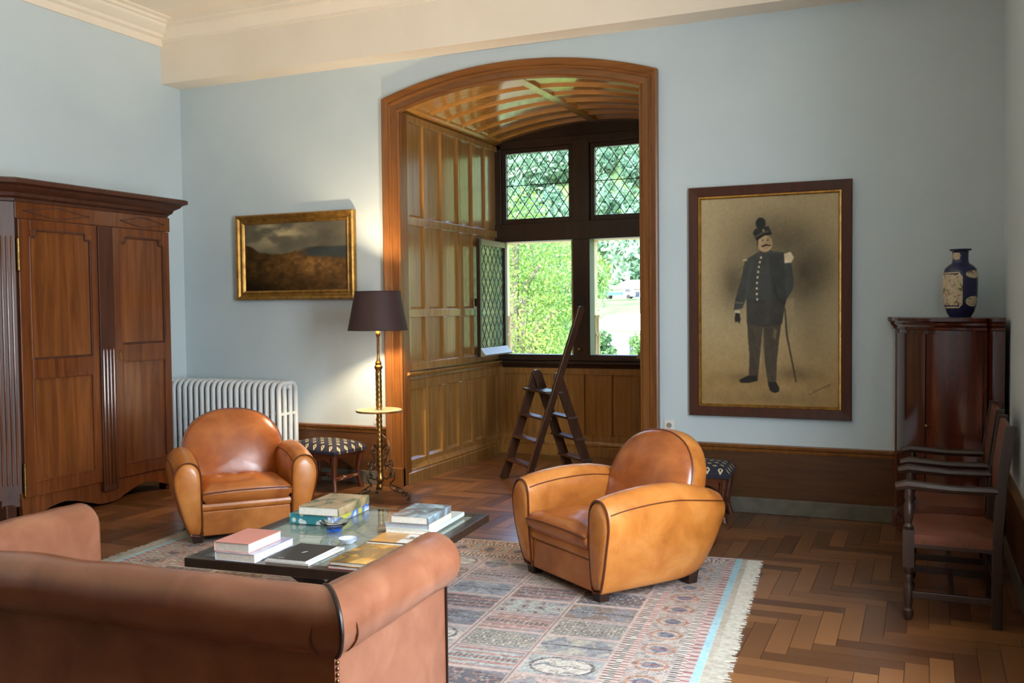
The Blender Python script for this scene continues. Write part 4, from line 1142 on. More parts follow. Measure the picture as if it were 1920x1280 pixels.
M_wht = plain('white_glossy_cover', lin(228, 230, 232), 0.3); M_lav = cover('blue_violet_cover', [(0.35, (92, 92, 140)), (0.6, (206, 208, 222))], 3)
M_blk = plain('black_soft_cover', lin(44, 42, 40), 0.45)
book('thick white-edged book with violet cover under the pink book', -0.262, -0.428, 0.215, 0.335, ZT, ZT+0.040, M_lav)
book('salmon pink book topping the left front pair on the table', -0.285, -0.45, 0.19, 0.275, ZT+0.0405, ZT+0.085, M_pink)
pd = book('thin white paper pad under the black notebook', 0.0, -0.405, 0.235, 0.315, ZT, ZT+0.010, M_wht, soft=True, rz=-0.04, nm='paper_pad', cat='notepad')
nb = book('flat black notebook with a tiny pale emblem on white pads', -0.01, -0.412, 0.208, 0.288, ZT+0.0105, ZT+0.0185, M_blk, soft=True, rz=-0.02, nm='notebook', cat='notebook')
for (a, b, c, d) in ((-0.006, -0.006, 0.004, 0.004), (0.002, 0.004, 0.008, 0.014), (-0.010, -0.014, 0.0, -0.008)):
    MB().box(a+0.01, b, 0.008, c+0.01, d, 0.0084).build('emblem', M_white, nb)
for k in range(5): MB().box(-0.06+k*0.007, -0.12, 0.008, -0.055+k*0.007, -0.117, 0.0083).build('small_lettering', M_white, nb)
M_red = plain('red_cloth_cover', lin(158, 62, 60), 0.5)
book('slim red-edged book under the green and gold book', 0.318, -0.405, 0.205, 0.345, ZT, ZT+0.017, M_red)
book('glossy dark green and golden picture book near the sofa arm', 0.327, -0.41, 0.20, 0.34, ZT+0.0175, ZT+0.037, cover('green_and_gold_cover', [(0.45, (44, 62, 54)), (0.53, (150, 112, 52)), (0.64, (222, 178, 100))], 5, 0.15))
mg = book('ochre exhibition booklet with two white pictures on its cover', 0.32, 0.0, 0.29, 0.235, ZT, ZT+0.009, cover('ochre_cover', [(0.3, (186, 130, 60)), (0.7, (214, 162, 86))], 4, 0.2), soft=True, nm='booklet', cat='booklet')
for yy in (-0.055, 0.04):
    MB().box(0.0, yy-0.035, 0.009, 0.12, yy+0.04, 0.0093).build('picture_panel', cover('print_%d' % (yy > 0), [(0.40, (90, 84, 80)), (0.5, (226, 224, 220))], 14), mg)
MB().box(-0.144, -0.1175, 0.009, 0.144, -0.098, 0.0093).build('dark_band', M_blk, mg)
MB().box(0.125, -0.095, 0.009, 0.144, 0.115, 0.0093).build('dark_band', M_blk, mg)
book('wide dark red magazine at the bottom of the right stack', 0.25, 0.335, 0.31, 0.36, ZT, ZT+0.008, cover('maroon_magazine', [(0.4, (112, 46, 44)), (0.6, (206, 200, 196))], 5), soft=True, nm='magazine', cat='magazine')
book('large pale green-white art book second from bottom of right stack', 0.30, 0.33, 0.255, 0.47, ZT+0.0085, ZT+0.03, cover('pale_green_cover', [(0.3, (196, 206, 198)), (0.7, (220, 226, 218))], 3), spine='R')
book('cream-spined book with dark edges below the blue-grey book', 0.29, 0.255, 0.25, 0.30, ZT+0.0305, ZT+0.06, cover('cream_cover', [(0.3, (206, 200, 180)), (0.7, (222, 218, 200))], 3), spine='R', pages=cover('blue_grey_pages', [(0.3, (172, 180, 190)), (0.7, (190, 196, 204))], 40))
book('book with blue-grey marbled cover topping the right stack', 0.312, 0.245, 0.21, 0.31, ZT+0.0605, ZT+0.10, cover('blue_grey_marbled_cover', [(0.42, (112, 112, 114)), (0.52, (128, 150, 160)), (0.64, (184, 206, 212))], 9, 0.2), spine='R')
m, nt, b = base_mat('teal_leaf_print_cover')
v = coords(nt); vo = nt.nodes.new('ShaderNodeTexVoronoi'); vo.inputs['Scale'].default_value = 22; nt.links.new(coords(nt, (1, 1.7, 1), (0, 0, 0.8)), vo.inputs['Vector'])
leaf_ = ramp(nt, vo.outputs['Distance'], [(0.30, lin(206, 220, 216)), (0.36, lin(56, 138, 148))])
sp = nt.nodes.new('ShaderNodeSeparateXYZ'); nt.links.new(nt.nodes['Texture Coordinate'].outputs['Object'], sp.inputs[0])
side = ramp(nt, noise(nt, v, 7, 1), [(0.40, lin(226, 232, 236)), (0.48, lin(40, 104, 206)), (0.60, lin(214, 206, 70))]); 
cmp_ = nt.nodes.new('ShaderNodeMath'); cmp_.operation = 'GREATER_THAN'; cmp_.inputs[1].default_value = 0.105; nt.links.new(sp.outputs[0], cmp_.inputs[0])
nt.links.new(mixc(nt, cmp_.outputs[0], leaf_, side), b.inputs['Base Color']); setp(b, Roughness=0.3)
bk = book('thick teal leaf-print book with blue and yellow spine, bottom of the far left pair', -0.315, 0.385, 0.265, 0.43, ZT, ZT+0.052, m, spine='R', pages=m)
book('book with a brown and green landscape cover topping the far left pair', -0.265, 0.35, 0.245, 0.375, ZT+0.0525, ZT+0.098, cover('landscape_cover', [(0.36, (70, 96, 66)), (0.47, (160, 136, 100)), (0.66, (190, 166, 128))], 7, 0.25), spine='R', rz=0.03)
# glass bowl with blue foot
M_clear = plain('clear_glass', (1, 1, 1, 1), 0.0, Transmission_Weight=1.0, IOR=1.45)
M_blueglass = plain('cobalt_glass', (0.02, 0.16, 0.75, 1), 0.02, Transmission_Weight=0.7, IOR=1.45)
gb = thing('glass_bowl', 'small thick clear glass bowl with cobalt blue base', 'bowl', tw(-0.115, 0.075, ZT))
MB().lathe([(0.0, 0.0), (0.034, 0.0), (0.042, 0.008), (0.046, 0.018), (0.0, 0.018)], n=28).build('blue_base', M_blueglass, gb, smooth=True, angle=40)
MB().lathe([(0.0, 0.0185), (0.047, 0.0185), (0.064, 0.032), (0.076, 0.048), (0.078, 0.054), (0.072, 0.056), (0.058, 0.042), (0.04, 0.03), (0.0, 0.026)], n=32, cap=False).build('clear_rim', M_clear, gb, smooth=True, angle=60)
ds = thing('porcelain_dish', 'tiny white porcelain dish with a blue rim beside the notebook', 'dish', tw(0.078, -0.13, ZT))
MB().lathe([(0.0, 0.0), (0.026, 0.0), (0.028, 0.004), (0.042, 0.012), (0.051, 0.023), (0.049, 0.024), (0.039, 0.0145), (0.024, 0.008), (0, 0.007)], n=28).build('dish_body', plain('white_porcelain', lin(214, 222, 234), 0.15), ds, smooth=True, angle=60)
MB().lathe([(0.0492, 0.0222), (0.0518, 0.0228), (0.0508, 0.0246), (0.0484, 0.0242)], n=28, cap=False).build('blue_rim', plain('cobalt_glaze', lin(84, 118, 190), 0.2), ds, smooth=True)

# ------------------------------------------------------------------ upholstered stools
m, nt, b = base_mat('navy_diamond_fabric')
tc0 = nt.nodes.new('ShaderNodeTexCoord'); s0 = nt.nodes.new('ShaderNodeSeparateXYZ'); nt.links.new(tc0.outputs['Object'], s0.inputs[0])
ax_ = nt.nodes.new('ShaderNodeMath'); ax_.operation = 'ADD'; nt.links.new(s0.outputs[0], ax_.inputs[0]); nt.links.new(s0.outputs[2], ax_.inputs[1])
ay_ = nt.nodes.new('ShaderNodeMath'); ay_.operation = 'SUBTRACT'; nt.links.new(s0.outputs[1], ay_.inputs[0]); nt.links.new(s0.outputs[2], ay_.inputs[1])
cb0 = nt.nodes.new('ShaderNodeCombineXYZ'); nt.links.new(s0.outputs[0], cb0.inputs[0]); nt.links.new(s0.outputs[1], cb0.inputs[1])
mp0 = nt.nodes.new('ShaderNodeMapping'); mp0.inputs['Scale'].default_value = (15, 15, 1); mp0.inputs['Rotation'].default_value = (0, 0, PI/4); nt.links.new(cb0.outputs[0], mp0.inputs[0])
v = mp0.outputs[0]
fr_n = nt.nodes.new('ShaderNodeVectorMath'); fr_n.operation = 'FRACTION'; nt.links.new(v, fr_n.inputs[0])
sb_ = nt.nodes.new('ShaderNodeVectorMath'); sb_.operation = 'SUBTRACT'; sb_.inputs[1].default_value = (0.5, 0.5, 0.5); nt.links.new(fr_n.outputs[0], sb_.inputs[0])
ab = nt.nodes.new('ShaderNodeVectorMath'); ab.operation = 'ABSOLUTE'; nt.links.new(sb_.outputs[0], ab.inputs[0])
sx_ = nt.nodes.new('ShaderNodeSeparateXYZ'); nt.links.new(ab.outputs[0], sx_.inputs[0])
mx_ = nt.nodes.new('ShaderNodeMath'); mx_.operation = 'MAXIMUM'; nt.links.new(sx_.outputs[0], mx_.inputs[0]); nt.links.new(sx_.outputs[1], mx_.inputs[1])
nt.links.new(ramp(nt, mx_.outputs[0], [(0.0, lin(40, 40, 60)), (0.07, lin(40, 40, 60)), (0.09, lin(206, 192, 150)), (0.19, lin(206, 192, 150)), (0.21, lin(34, 34, 52))]), b.inputs['Base Color'])
for e_ in b.id_data.nodes:
    if e_.type == 'VALTORGB': e_.color_ramp.interpolation = 'LINEAR'
setp(b, Roughness=0.9); M_fabric = m
def stool(label, loc, rz):
    o = thing('footstool', label, 'stool', loc, rz, 'upholstered stools')
    w, d = 0.60, 0.42
    n = 16; T_ = []; 
    for j in range(n+1):
        for i in range(n+1):
            u, v = i/n, j/n
            ed = min(u, 1-u, v, 1-v); rd = math.sqrt(max(0, 1-max(0, 1-ed/0.16)**2))
            T_.append(((u-0.5)*w, (v-0.5)*d, 0.355+0.055*rd+0.03*math.sin(PI*u)*math.sin(PI*v)))
    fs = [(j*(n+1)+i, j*(n+1)+i+1, (j+1)*(n+1)+i+1, (j+1)*(n+1)+i) for j in range(n) for i in range(n)]
    mb = MB().add(T_, fs); mb.box(-w/2+0.002, -d/2+0.002, 0.335, w/2-0.002, d/2-0.002, 0.362)
    mb.build('cushion', M_fabric, o, smooth=True, angle=60)
    MB().box(-w/2+0.02, -d/2+0.02, 0.30, w/2-0.02, d/2-0.02, 0.338).build('seat_frame', M_stoolwood, o, bevel=0.006)
    for sx in (-1, 1):
        for sy in (-1, 1):
            x, y = sx*(w/2-0.045), sy*(d/2-0.045)
            MB().tube([(x, y, 0.32), (x-sx*0.004, y-sy*0.002, 0.25), (x-sx*0.018, y-sy*0.012, 0.16), (x-sx*0.008, y-sy*0.006, 0.07), (x+sx*0.008, y+sy*0.006, 0.0)], [0.034, 0.03, 0.022, 0.019, 0.024], 10).build('leg', M_stoolwood, o, smooth=True)
    # twisted stretchers
    def twist(a, b):
        a, b = Vector(a), Vector(b); N = 40; L = (b-a).length; t = (b-a)/L
        sd = t.cross(Vector((0, 0, 1))).normalized(); mbt = MB()
        for ph in (0, PI):
            mbt.tube([tuple(a+t*(L*k/N)+sd*(0.012*math.cos(ph+k*0.9))+Vector((0, 0, 0.012*math.sin(ph+k*0.9)))) for k in range(N+1)], 0.011, 6)
        mbt.build('twisted_stretcher', M_stoolwood, o, smooth=True)
    for sx in (-1, 1): twist((sx*(w/2-0.06), -d/2+0.07, 0.11), (sx*(w/2-0.06), d/2-0.07, 0.11))
    twist((-w/2+0.06, 0, 0.11), (w/2-0.06, 0, 0.11))
    # carved apron
    MB().prism([(-w/2+0.08, 0.305)]+spline([(-w/2+0.08, 0.24), (-0.15, 0.275), (0, 0.25), (0.15, 0.275), (w/2-0.08, 0.24)], 16)+[(w/2-0.08, 0.305)], 'y', -d/2+0.025, -d/2+0.045).build('apron', M_stoolwood, o)
    return o
stool('navy diamond-patterned footstool between the left armchair and floor lamp', (-4.92, 7.07, 0), math.radians(-9))
stool('navy diamond-patterned footstool mostly hidden behind the right armchair', (-1.60, 7.06, 0), math.radians(3))

# ------------------------------------------------------------------ floor lamp
LX, LY = -4.18, 6.78
fl = thing('floor_lamp', 'brass floor lamp with dark brown shade, small tray and scroll feet, lit', 'lamp', (LX, LY, 0))
z0s, z1s, rb, rt = 1.42, 1.74, 0.25, 0.188
sh = MB().loft([[(r*math.cos(2*PI*i/48), r*math.sin(2*PI*i/48), z) for i in range(48)] for r, z in ((rb, z0s), (rt, z1s))], cap=False).build('lamp_shade', M_shade, fl, smooth=True)
MB().loft([[(r*math.cos(2*PI*i/48), r*math.sin(2*PI*i/48), z) for i in range(48)] for r, z in ((rb-0.003, z0s+0.001), (rt-0.003, z1s-0.001))], cap=False).build('shade_lining', M_shadein, sh, smooth=True)
for r, z in ((rb, z0s), (rt, z1s)):
    MB().tube([(r*math.cos(2*PI*i/40), r*math.sin(2*PI*i/40), z) for i in range(40)], 0.004, 6, loop=True).build('shade_ring', M_shade, sh, smooth=True)
for k in range(3):
    a = 2*PI*k/3+0.4
    MB().tube([(0, 0, z1s-0.03), (rt*math.cos(a), rt*math.sin(a), z1s-0.005)], 0.0025, 5).build('spider_arm', M_brass, sh)
MB().lathe([(0.0, 1.20), (0.011, 1.20), (0.011, 1.36), (0.018, 1.37), (0.02, 1.40), (0.013, 1.42), (0.016, 1.44), (0.018, 1.49), (0.0, 1.49)], n=14).build('upper_stem', M_brass, fl, smooth=True, angle=40)
MB().lathe([(0.0, 1.08), (0.022, 1.08), (0.034, 1.10), (0.036, 1.115), (0.024, 1.13), (0.028, 1.145), (0.016, 1.165), (0.012, 1.20), (0, 1.2)], n=18).build('collar', M_brass, fl, smooth=True, angle=40)
# rope-twist shaft
def twist_shaft(z0, z1, r):
    n, N = 20, int((z1-z0)/0.008); rings = []
    for k in range(N+1):
        z = z0+(z1-z0)*k/N
        rings.append([((r+0.0028*math.cos(5*(2*PI*i/n)+z*150))*math.cos(2*PI*i/n), (r+0.0028*math.cos(5*(2*PI*i/n)+z*150))*math.sin(2*PI*i/n), z) for i in range(n)])
    return MB().loft(rings).build('twisted_shaft', M_brass, fl, smooth=True, angle=80)
twist_shaft(0.755, 1.08, 0.0245); twist_shaft(0.22, 0.725, 0.0225)
MB().lathe([(0, 0.725), (0.10, 0.728), (0.178, 0.735), (0.188, 0.742), (0.19, 0.752), (0.182, 0.756), (0.03, 0.75), (0, 0.75)], n=40).build('tray', noisy('pale_onyx_tray', [(0.3, lin(190, 168, 126)), (0.7, lin(214, 196, 158))], 12, 0.3), fl, smooth=True, angle=40)
MB().tube([(0.189*math.cos(2*PI*i/40), 0.189*math.sin(2*PI*i/40), 0.742) for i in range(40)], 0.0075, 6, loop=True).build('tray_band', M_brass, fl, smooth=True)
MB().lathe([(0.0, 0.07), (0.012, 0.075), (0.022, 0.10), (0.012, 0.125), (0.02, 0.14), (0.034, 0.155), (0.036, 0.18), (0.026, 0.20), (0.024, 0.225), (0, 0.225)], n=16).build('pendant_finial', M_brass, fl, smooth=True, angle=40)
def spiral(c, r0, r1, a0, turns, n=22): return [(c[0]+(r0+(r1-r0)*k/n)*math.cos(a0+turns*2*PI*k/n), c[1]+(r0+(r1-r0)*k/n)*math.sin(a0+turns*2*PI*k/n)) for k in range(n+1)]
foot = MB()
def fp(pts, r=0.0055): foot.tube([(p[0], 0, p[1]) for p in pts], r, 6)
fp(spline([(0.024, 0.42), (0.06, 0.46), (0.085, 0.42), (0.06, 0.36), (0.05, 0.30), (0.085, 0.27), (0.13, 0.24), (0.125, 0.17), (0.09, 0.13), (0.10, 0.09), (0.15, 0.07), (0.20, 0.055), (0.24, 0.06), (0.262, 0.04), (0.255, 0.008)], 60), 0.006)
fp(spline([(0.024, 0.19), (0.06, 0.17), (0.09, 0.20), (0.10, 0.25), (0.075, 0.29), (0.05, 0.26), (0.06, 0.225)], 28)); fp(spiral((0.095, 0.305), 0.03, 0.006, -1.2, 1.1)); fp(spiral((0.10, 0.20), 0.022, 0.005, 1.0, 1.2))
fp(spline([(0.09, 0.13), (0.13, 0.115), (0.17, 0.10), (0.205, 0.085), (0.20, 0.055)], 16)); fp(spiral((0.155, 0.085), 0.018, 0.005, 0.5, 1.1)); fp(spiral((0.225, 0.05), 0.022, 0.006, 2.0, 1.1)); fp(spiral((0.065, 0.40), 0.02, 0.005, 0.4, 1.1))
foot.lathe([(0.0, 0), (0.014, 0.0), (0.012, 0.012), (0.0, 0.014)], (0.255, 0, 0), 10)
f0 = foot.build('scroll_foot', M_iron, fl, smooth=True); f0.rotation_euler = (0, 0, math.radians(8))
for a in (128, 248): inst(f0, fl, (0, 0, 0), (0, 0, math.radians(a)))
m, nt, b = base_mat('lit_bulb'); nt.nodes.remove(b)
em = nt.nodes.new('ShaderNodeEmission'); em.inputs[0].default_value = (1.0, 0.72, 0.38, 1); em.inputs[1].default_value = 12
tr = nt.nodes.new('ShaderNodeBsdfTransparent'); ad = nt.nodes.new('ShaderNodeAddShader')
nt.links.new(em.outputs[0], ad.inputs[0]); nt.links.new(tr.outputs[0], ad.inputs[1]); nt.links.new(ad.outputs[0], nt.nodes['Material Output'].inputs[0])
MB().lathe([(0, 1.49), (0.013, 1.495), (0.016, 1.515), (0.03, 1.54), (0.033, 1.565), (0.026, 1.59), (0, 1.602)], n=16).build('bulb', m, fl, smooth=True)
lp = bpy.data.lights.new('lamp_light', 'POINT'); lp.energy = 112; lp.color = (1.0, 0.76, 0.48); lp.shadow_soft_size = 0.035
lo = bpy.data.objects.new('lamp_light', lp); COL.objects.link(lo); lo.parent = fl; lo.location = (0, 0, 1.585)
# flex to the socket behind
pts = spline([(LX-0.02, LY+0.03, 0.72), (LX-0.09, LY+0.12, 0.60), (LX-0.12, LY+0.2, 0.35), (LX-0.13, LY+0.30, 0.30), (LX-0.22, YB-0.06, 0.40), (-4.54, YB-0.05, 0.52), (-4.54, YB-0.015, 0.59)], 40)
tag(MB().tube(pts, 0.0025, 6).build('lamp_flex', plain('cream_flex', lin(150, 138, 116), 0.5), smooth=True), 'thin white lamp flex hanging to the socket behind the lamp', 'cord')

# uplighter standing out of view behind the sofa; its glow on the ceiling shows in the photograph
ul = thing('torchiere_lamp', 'brass uplighter floor lamp throwing warm light on the ceiling, out of view', 'lamp', (-4.6, 0.2, 0))
MB().lathe([(0.0, 0), (0.15, 0), (0.15, 0.02), (0.03, 0.04), (0, 0.04)], n=28).build('base', M_brass, ul, smooth=True, angle=40)
MB().lathe([(0.0, 0.04), (0.013, 0.04), (0.013, 1.72), (0, 1.72)], n=12).build('pole', M_brass, ul, smooth=True, angle=40)
MB().lathe([(0.0, 1.72), (0.05, 1.725), (0.12, 1.76), (0.17, 1.83), (0.165, 1.83), (0.115, 1.768), (0.045, 1.735), (0.0, 1.73)], n=32).build('bowl_reflector', M_brass, ul, smooth=True, angle=60)
l2 = bpy.data.lights.new('uplight', 'POINT'); l2.energy = 240; l2.color = (1.0, 0.78, 0.52); l2.shadow_soft_size = 0.04
lo2 = bpy.data.objects.new('uplight', l2); COL.objects.link(lo2); lo2.parent = ul; lo2.location = (0, 0, 1.79)

# ------------------------------------------------------------------ library step ladder
la = thing('step_ladder', 'dark wooden A-frame library ladder with a long handle pole in the bay', 'ladder', (-3.15, 8.02, 0))
A_, B_, C_, D_ = Vector((-3.59, 7.995, 0)), Vector((-3.228, 7.66, 0)), Vector((-2.706, 8.04, 0)), Vector((-3.07, 8.375, 0))
T1, T2 = Vector((-3.329, 8.185, 0.97)), Vector((-2.967, 7.849, 0.97))
O_ = Vector((-3.15, 8.02, 0))
wd = (B_-A_).normalized()
def plank(a, b, name, wide=0.085, thick=0.026, round_top=False):
    a = a-O_; b = b-O_; t = (b-a).normalized(); sd = wd; up = sd.cross(t).normalized(); L = (b-a).length
    out = [(-wide/2, 0), (wide/2, 0)]
    if round_top: out += [(wide/2*math.cos(PI*k/8), L+wide/2*math.sin(PI*k/8)) for k in range(9)]
    else: out += [(wide/2, L), (-wide/2, L)]
    r = lambda s: [tuple(a+up*x+t*y+sd*(s*thick/2)) for x, y in out]
    MB().loft([r(-1), r(1)]).build(name, M_ladder, la, bevel=0.003)
plank(A_, T1, 'side_board', round_top=True); plank(D_+wd*0.03, T1+wd*0.03, 'side_board', round_top=True)
plank(C_-wd*0.03, T2-wd*0.03, 'side_board', round_top=True)
dirB = (T2-B_); plank(B_, B_+dirB*1.62, 'handle_pole', wide=0.06, thick=0.036, round_top=True)
fwd = Vector((0.807, 0.59, 0)).normalized()
def tread(a, b, t0, t1, k, name='tread', dep=0.10):
    p = a.lerp(t0, k)-O_; q = b.lerp(t1, k)-O_
    r = lambda z: [tuple(p-fwd*dep/2+Vector((0, 0, z))), tuple(q-fwd*dep/2+Vector((0, 0, z))), tuple(q+fwd*dep/2+Vector((0, 0, z))), tuple(p+fwd*dep/2+Vector((0, 0, z)))]
    MB().loft([r(-0.011), r(0.011)]).build(name, M_ladder, la, bevel=0.003)
for k in (0.19, 0.41, 0.62): tread(A_, B_, T1, T2, k)
for k in (0.22, 0.42, 0.62): tread(D_, C_, T1, T2, k)
tread(A_, B_, T1, T2, 0.86, 'top_tread', 0.17)

# ------------------------------------------------------------------ corner cabinet and vase
cb = thing('corner_cabinet', 'dark mahogany bow-fronted corner cabinet below the vase', 'cabinet', (XR, YB, 0))
def bow(r, x0=-0.70, n=24, ins=0.0):
    pts = [(-0.03, -0.03), (x0, -0.03), (x0, -0.10), (x0+0.045, -0.13)]
    for i in range(n+1):
        a = math.radians(11+68*i/n); pts.append((-r*math.cos(a), -r*math.sin(a)))
    pts += [(-0.13, x0+0.045), (-0.10, x0), (-0.03, x0)]
    return pts
MB().prism(bow(0.675, -0.685), 'z', 0.08, 1.42).build('carcass', M_mahog, cb, smooth=True, angle=20)
MB().prism(bow(0.690, -0.70), 'z', 0.0, 0.10).build('plinth', M_mahog, cb, smooth=True, angle=20)
prof = [(0.0, 1.415), (0.012, 1.42), (0.014, 1.435), (0.03, 1.45), (0.034, 1.465), (0.05, 1.475), (0.05, 1.495), (0.044, 1.50)]
MB().loft([[(x, y, z) for x, y in bow(0.675+o, -0.685-o)] for o, z in prof]).build('cornice', M_mahog, cb, smooth=True, angle=20)
def arc_door(a0, a1, z0, z1):
    def R(r, z): return [(-r*math.cos(math.radians(a0+(a1-a0)*i/14)), -r*math.sin(math.radians(a0+(a1-a0)*i/14)), z) for i in range(15)]
    return MB().loft([R(0.676, z0)+R(0.688, z0)[::-1], R(0.676, z1)+R(0.688, z1)[::-1]]).build('door', M_mahog, cb, smooth=True, angle=20)
for a0, a1 in ((13, 44.6), (45.4, 77)):
    dr = arc_door(a0, a1, 0.13, 1.39)
k_ = MB().lathe([(0.0, 0), (0.008, 0.0), (0.006, 0.012), (0.011, 0.02), (0, 0.026)], n=10).build('knob', M_brass, dr, smooth=True)
k_.location = (-0.688*math.cos(math.radians(47)), -0.688*math.sin(math.radians(47)), 0.78); k_.rotation_euler = (0, -PI/2, math.radians(47))

vs = thing('porcelain_vase', 'navy and cream painted porcelain vase standing on the corner cabinet', 'vase', (0.225, 7.06, 1.501))
vprof = [(0.0, 0.0), (0.066, 0.0), (0.07, 0.006), (0.084, 0.03), (0.10, 0.075), (0.107, 0.14), (0.109, 0.22), (0.107, 0.29), (0.098, 0.325), (0.076, 0.348), (0.055, 0.362), (0.05, 0.38), (0.05, 0.43), (0.052, 0.44), (0.068, 0.447), (0.07, 0.456), (0.052, 0.458), (0.046, 0.44), (0.044, 0.40)]
M_navy = plain('navy_glaze', lin(32, 38, 76), 0.12)
MB().lathe(vprof, n=36).build('vase_body', M_navy, vs, smooth=True, angle=50)
def vr(z):
    for (r0, za), (r1, zb) in zip(vprof[1:], vprof[2:]):
        if za <= z <= zb: return r0+(r1-r0)*(z-za)/max(zb-za, 1e-6)
    return 0.05
M_cart = noisy('painted_cream_reserve', [(0.36, lin(110, 102, 78)), (0.43, lin(198, 184, 152)), (0.60, lin(206, 192, 162)), (0.66, lin(176, 116, 78))], 26, 0.2, dist=1.2)
def cart(name, shape, parent=vs, m=M_cart):
    """shape: outline (angle deg about -y, z) of a reserve painted on the glaze"""
    cx = sum(p[0] for p in shape)/len(shape); cz = sum(p[1] for p in shape)/len(shape)
    rings = []
    for k in (1.0, 0.75, 0.5, 0.25, 0.03):
        rg = []
        for a, z in shape:
            aa = math.radians(cx+(a-cx)*k); zz = cz+(z-cz)*k; r = vr(zz)+0.0012
            rg.append((r*math.sin(aa), -r*math.cos(aa), zz))
        rings.append(rg)
    MB().loft(rings, cap=False).build(name, m, parent, smooth=True)
def dense(pts, n=8): return [(a[0]+(b[0]-a[0])*k/n, a[1]+(b[1]-a[1])*k/n) for a, b in zip(pts, pts[1:]+pts[:1]) for k in range(n)]
cart('painted_reserve', dense([(-84, 0.06), (-6, 0.06), (6, 0.085), (6, 0.27), (-6, 0.30), (-84, 0.30), (-96, 0.27), (-96, 0.085)]))
cart('painted_reserve', dense([(-60, 0.385), (-10, 0.385), (0, 0.41), (-10, 0.432), (-60, 0.432), (-70, 0.41)], 5))
cart('painted_roundel', [(46+30*math.cos(2*PI*i/20), 0.105+0.035*math.sin(2*PI*i/20)) for i in range(20)])
cart('painted_roundel', [(48+32*math.cos(2*PI*i/20), 0.285+0.026*math.sin(2*PI*i/20)) for i in range(20)])

# ------------------------------------------------------------------ turned wooden armchairs by the right wall
def hall_chair(label, loc, rz):
    o = thing('wooden_armchair', label, 'armchair', loc, rz, 'turned wooden armchairs')
    w, d = 0.56, 0.46
    turned = [(0.018, 0.0), (0.026, 0.02), (0.026, 0.05), (0.017, 0.06), (0.023, 0.10), (0.024, 0.17), (0.016, 0.19), (0.022, 0.21), (0.016, 0.23), (0.027, 0.25), (0.028, 0.27)]
    for s in (-1, 1):
        x = s*(w/2-0.03)
        p = MB().lathe(turned, (x, -d/2+0.03, 0), 12); p.box(x-0.027, -d/2+0.003, 0.27, x+0.027, -d/2+0.057, 0.46)
        p.lathe([(0.02, 0.46), (0.025, 0.475), (0.016, 0.49), (0.023, 0.52), (0.025, 0.58), (0.016, 0.60), (0.022, 0.62), (0.018, 0.665)], (x, -d/2+0.03, 0), 12)
        p.build('front_post', M_chairwood, o, smooth=True, angle=40)
        MB().tube([(x, -d/2-0.03, 0.672), (x, -d/2+0.02, 0.685), (x, 0, 0.672), (x, d/2-0.03, 0.675)], [0.022, 0.026, 0.021, 0.022], 8, flat=1.2).build('armrest', M_chairwood, o, smooth=True)
        MB().loft([[(x-0.022, y-0.024, z), (x+0.022, y-0.024, z), (x+0.022, y+0.024, z), (x-0.022, y+0.024, z)] for y, z in ((d/2-0.03, 0.0), (d/2-0.03, 0.42), (d/2-0.015, 0.7), (d/2+0.025, 1.0))]).build('back_post', M_chairwood, o, bevel=0.004)
        MB().bar((x, -d/2+0.03, 0.13), (x, d/2-0.03, 0.13), 0.026, 0.034).build('side_stretcher', M_chairwood, o, bevel=0.003)
        MB().bar((x, -d/2+0.04, 0.40), (x, d/2-0.04, 0.40), 0.03, 0.06).build('seat_rail', M_chairwood, o, bevel=0.003)
    for y, z in ((-d/2+0.03, 0.22), (0.0, 0.13), (d/2-0.03, 0.2)): MB().bar((-w/2+0.03, y, z), (w/2-0.03, y, z), 0.026, 0.034).build('cross_stretcher', M_chairwood, o, bevel=0.003)
    for y in (-d/2+0.03, d/2-0.03): MB().bar((-w/2+0.05, y, 0.40), (w/2-0.05, y, 0.40), 0.03, 0.06).build('seat_rail', M_chairwood, o, bevel=0.003)
    n = 10; T_ = []
    for j in range(n+1):
        for i in range(n+1):
            u, v = i/n, j/n; T_.append(((u-0.5)*(w-0.02), (v-0.5)*(d-0.06), 0.437+0.03*(math.sin(PI*u)*math.sin(PI*v))**0.5))
    mb = MB().add(T_, [(j*(n+1)+i, j*(n+1)+i+1, (j+1)*(n+1)+i+1, (j+1)*(n+1)+i) for j in range(n) for i in range(n)])
    mb.box(-w/2+0.01, -d/2+0.03, 0.39, w/2-0.01, d/2-0.03, 0.44); mb.build('seat', M_chairleather, o, smooth=True, angle=50)
    for i in range(16):
        for sd_ in (-1, 1):
            MB().box(sd_*(w/2-0.01)-0.003, -d/2+0.05+i*0.024, 0.398, sd_*(w/2-0.01)+0.003, -d/2+0.06+i*0.024, 0.408).build('seat_nail', M_nail, o)
    MB().loft([[(-w/2+0.05, y-0.014, z), (w/2-0.05, y-0.014, z), (w/2-0.05, y+0.014, z), (-w/2+0.05, y+0.014, z)] for y, z in ((d/2-0.012, 0.62), (d/2-0.012, 0.75), (d/2+0.022, 0.985))]).build('backrest', M_chairleather, o, bevel=0.006)
    return o
h1 = hall_chair('dark turned wooden armchair with hide seat, nearest the viewer at far right', (0.135, 5.38, 0), -PI/2)
h2 = copy_tree(h1); h2.location = (0.14, 6.16, 0)
h2['label'] = 'dark turned wooden armchair standing behind the first, just before the cabinet'

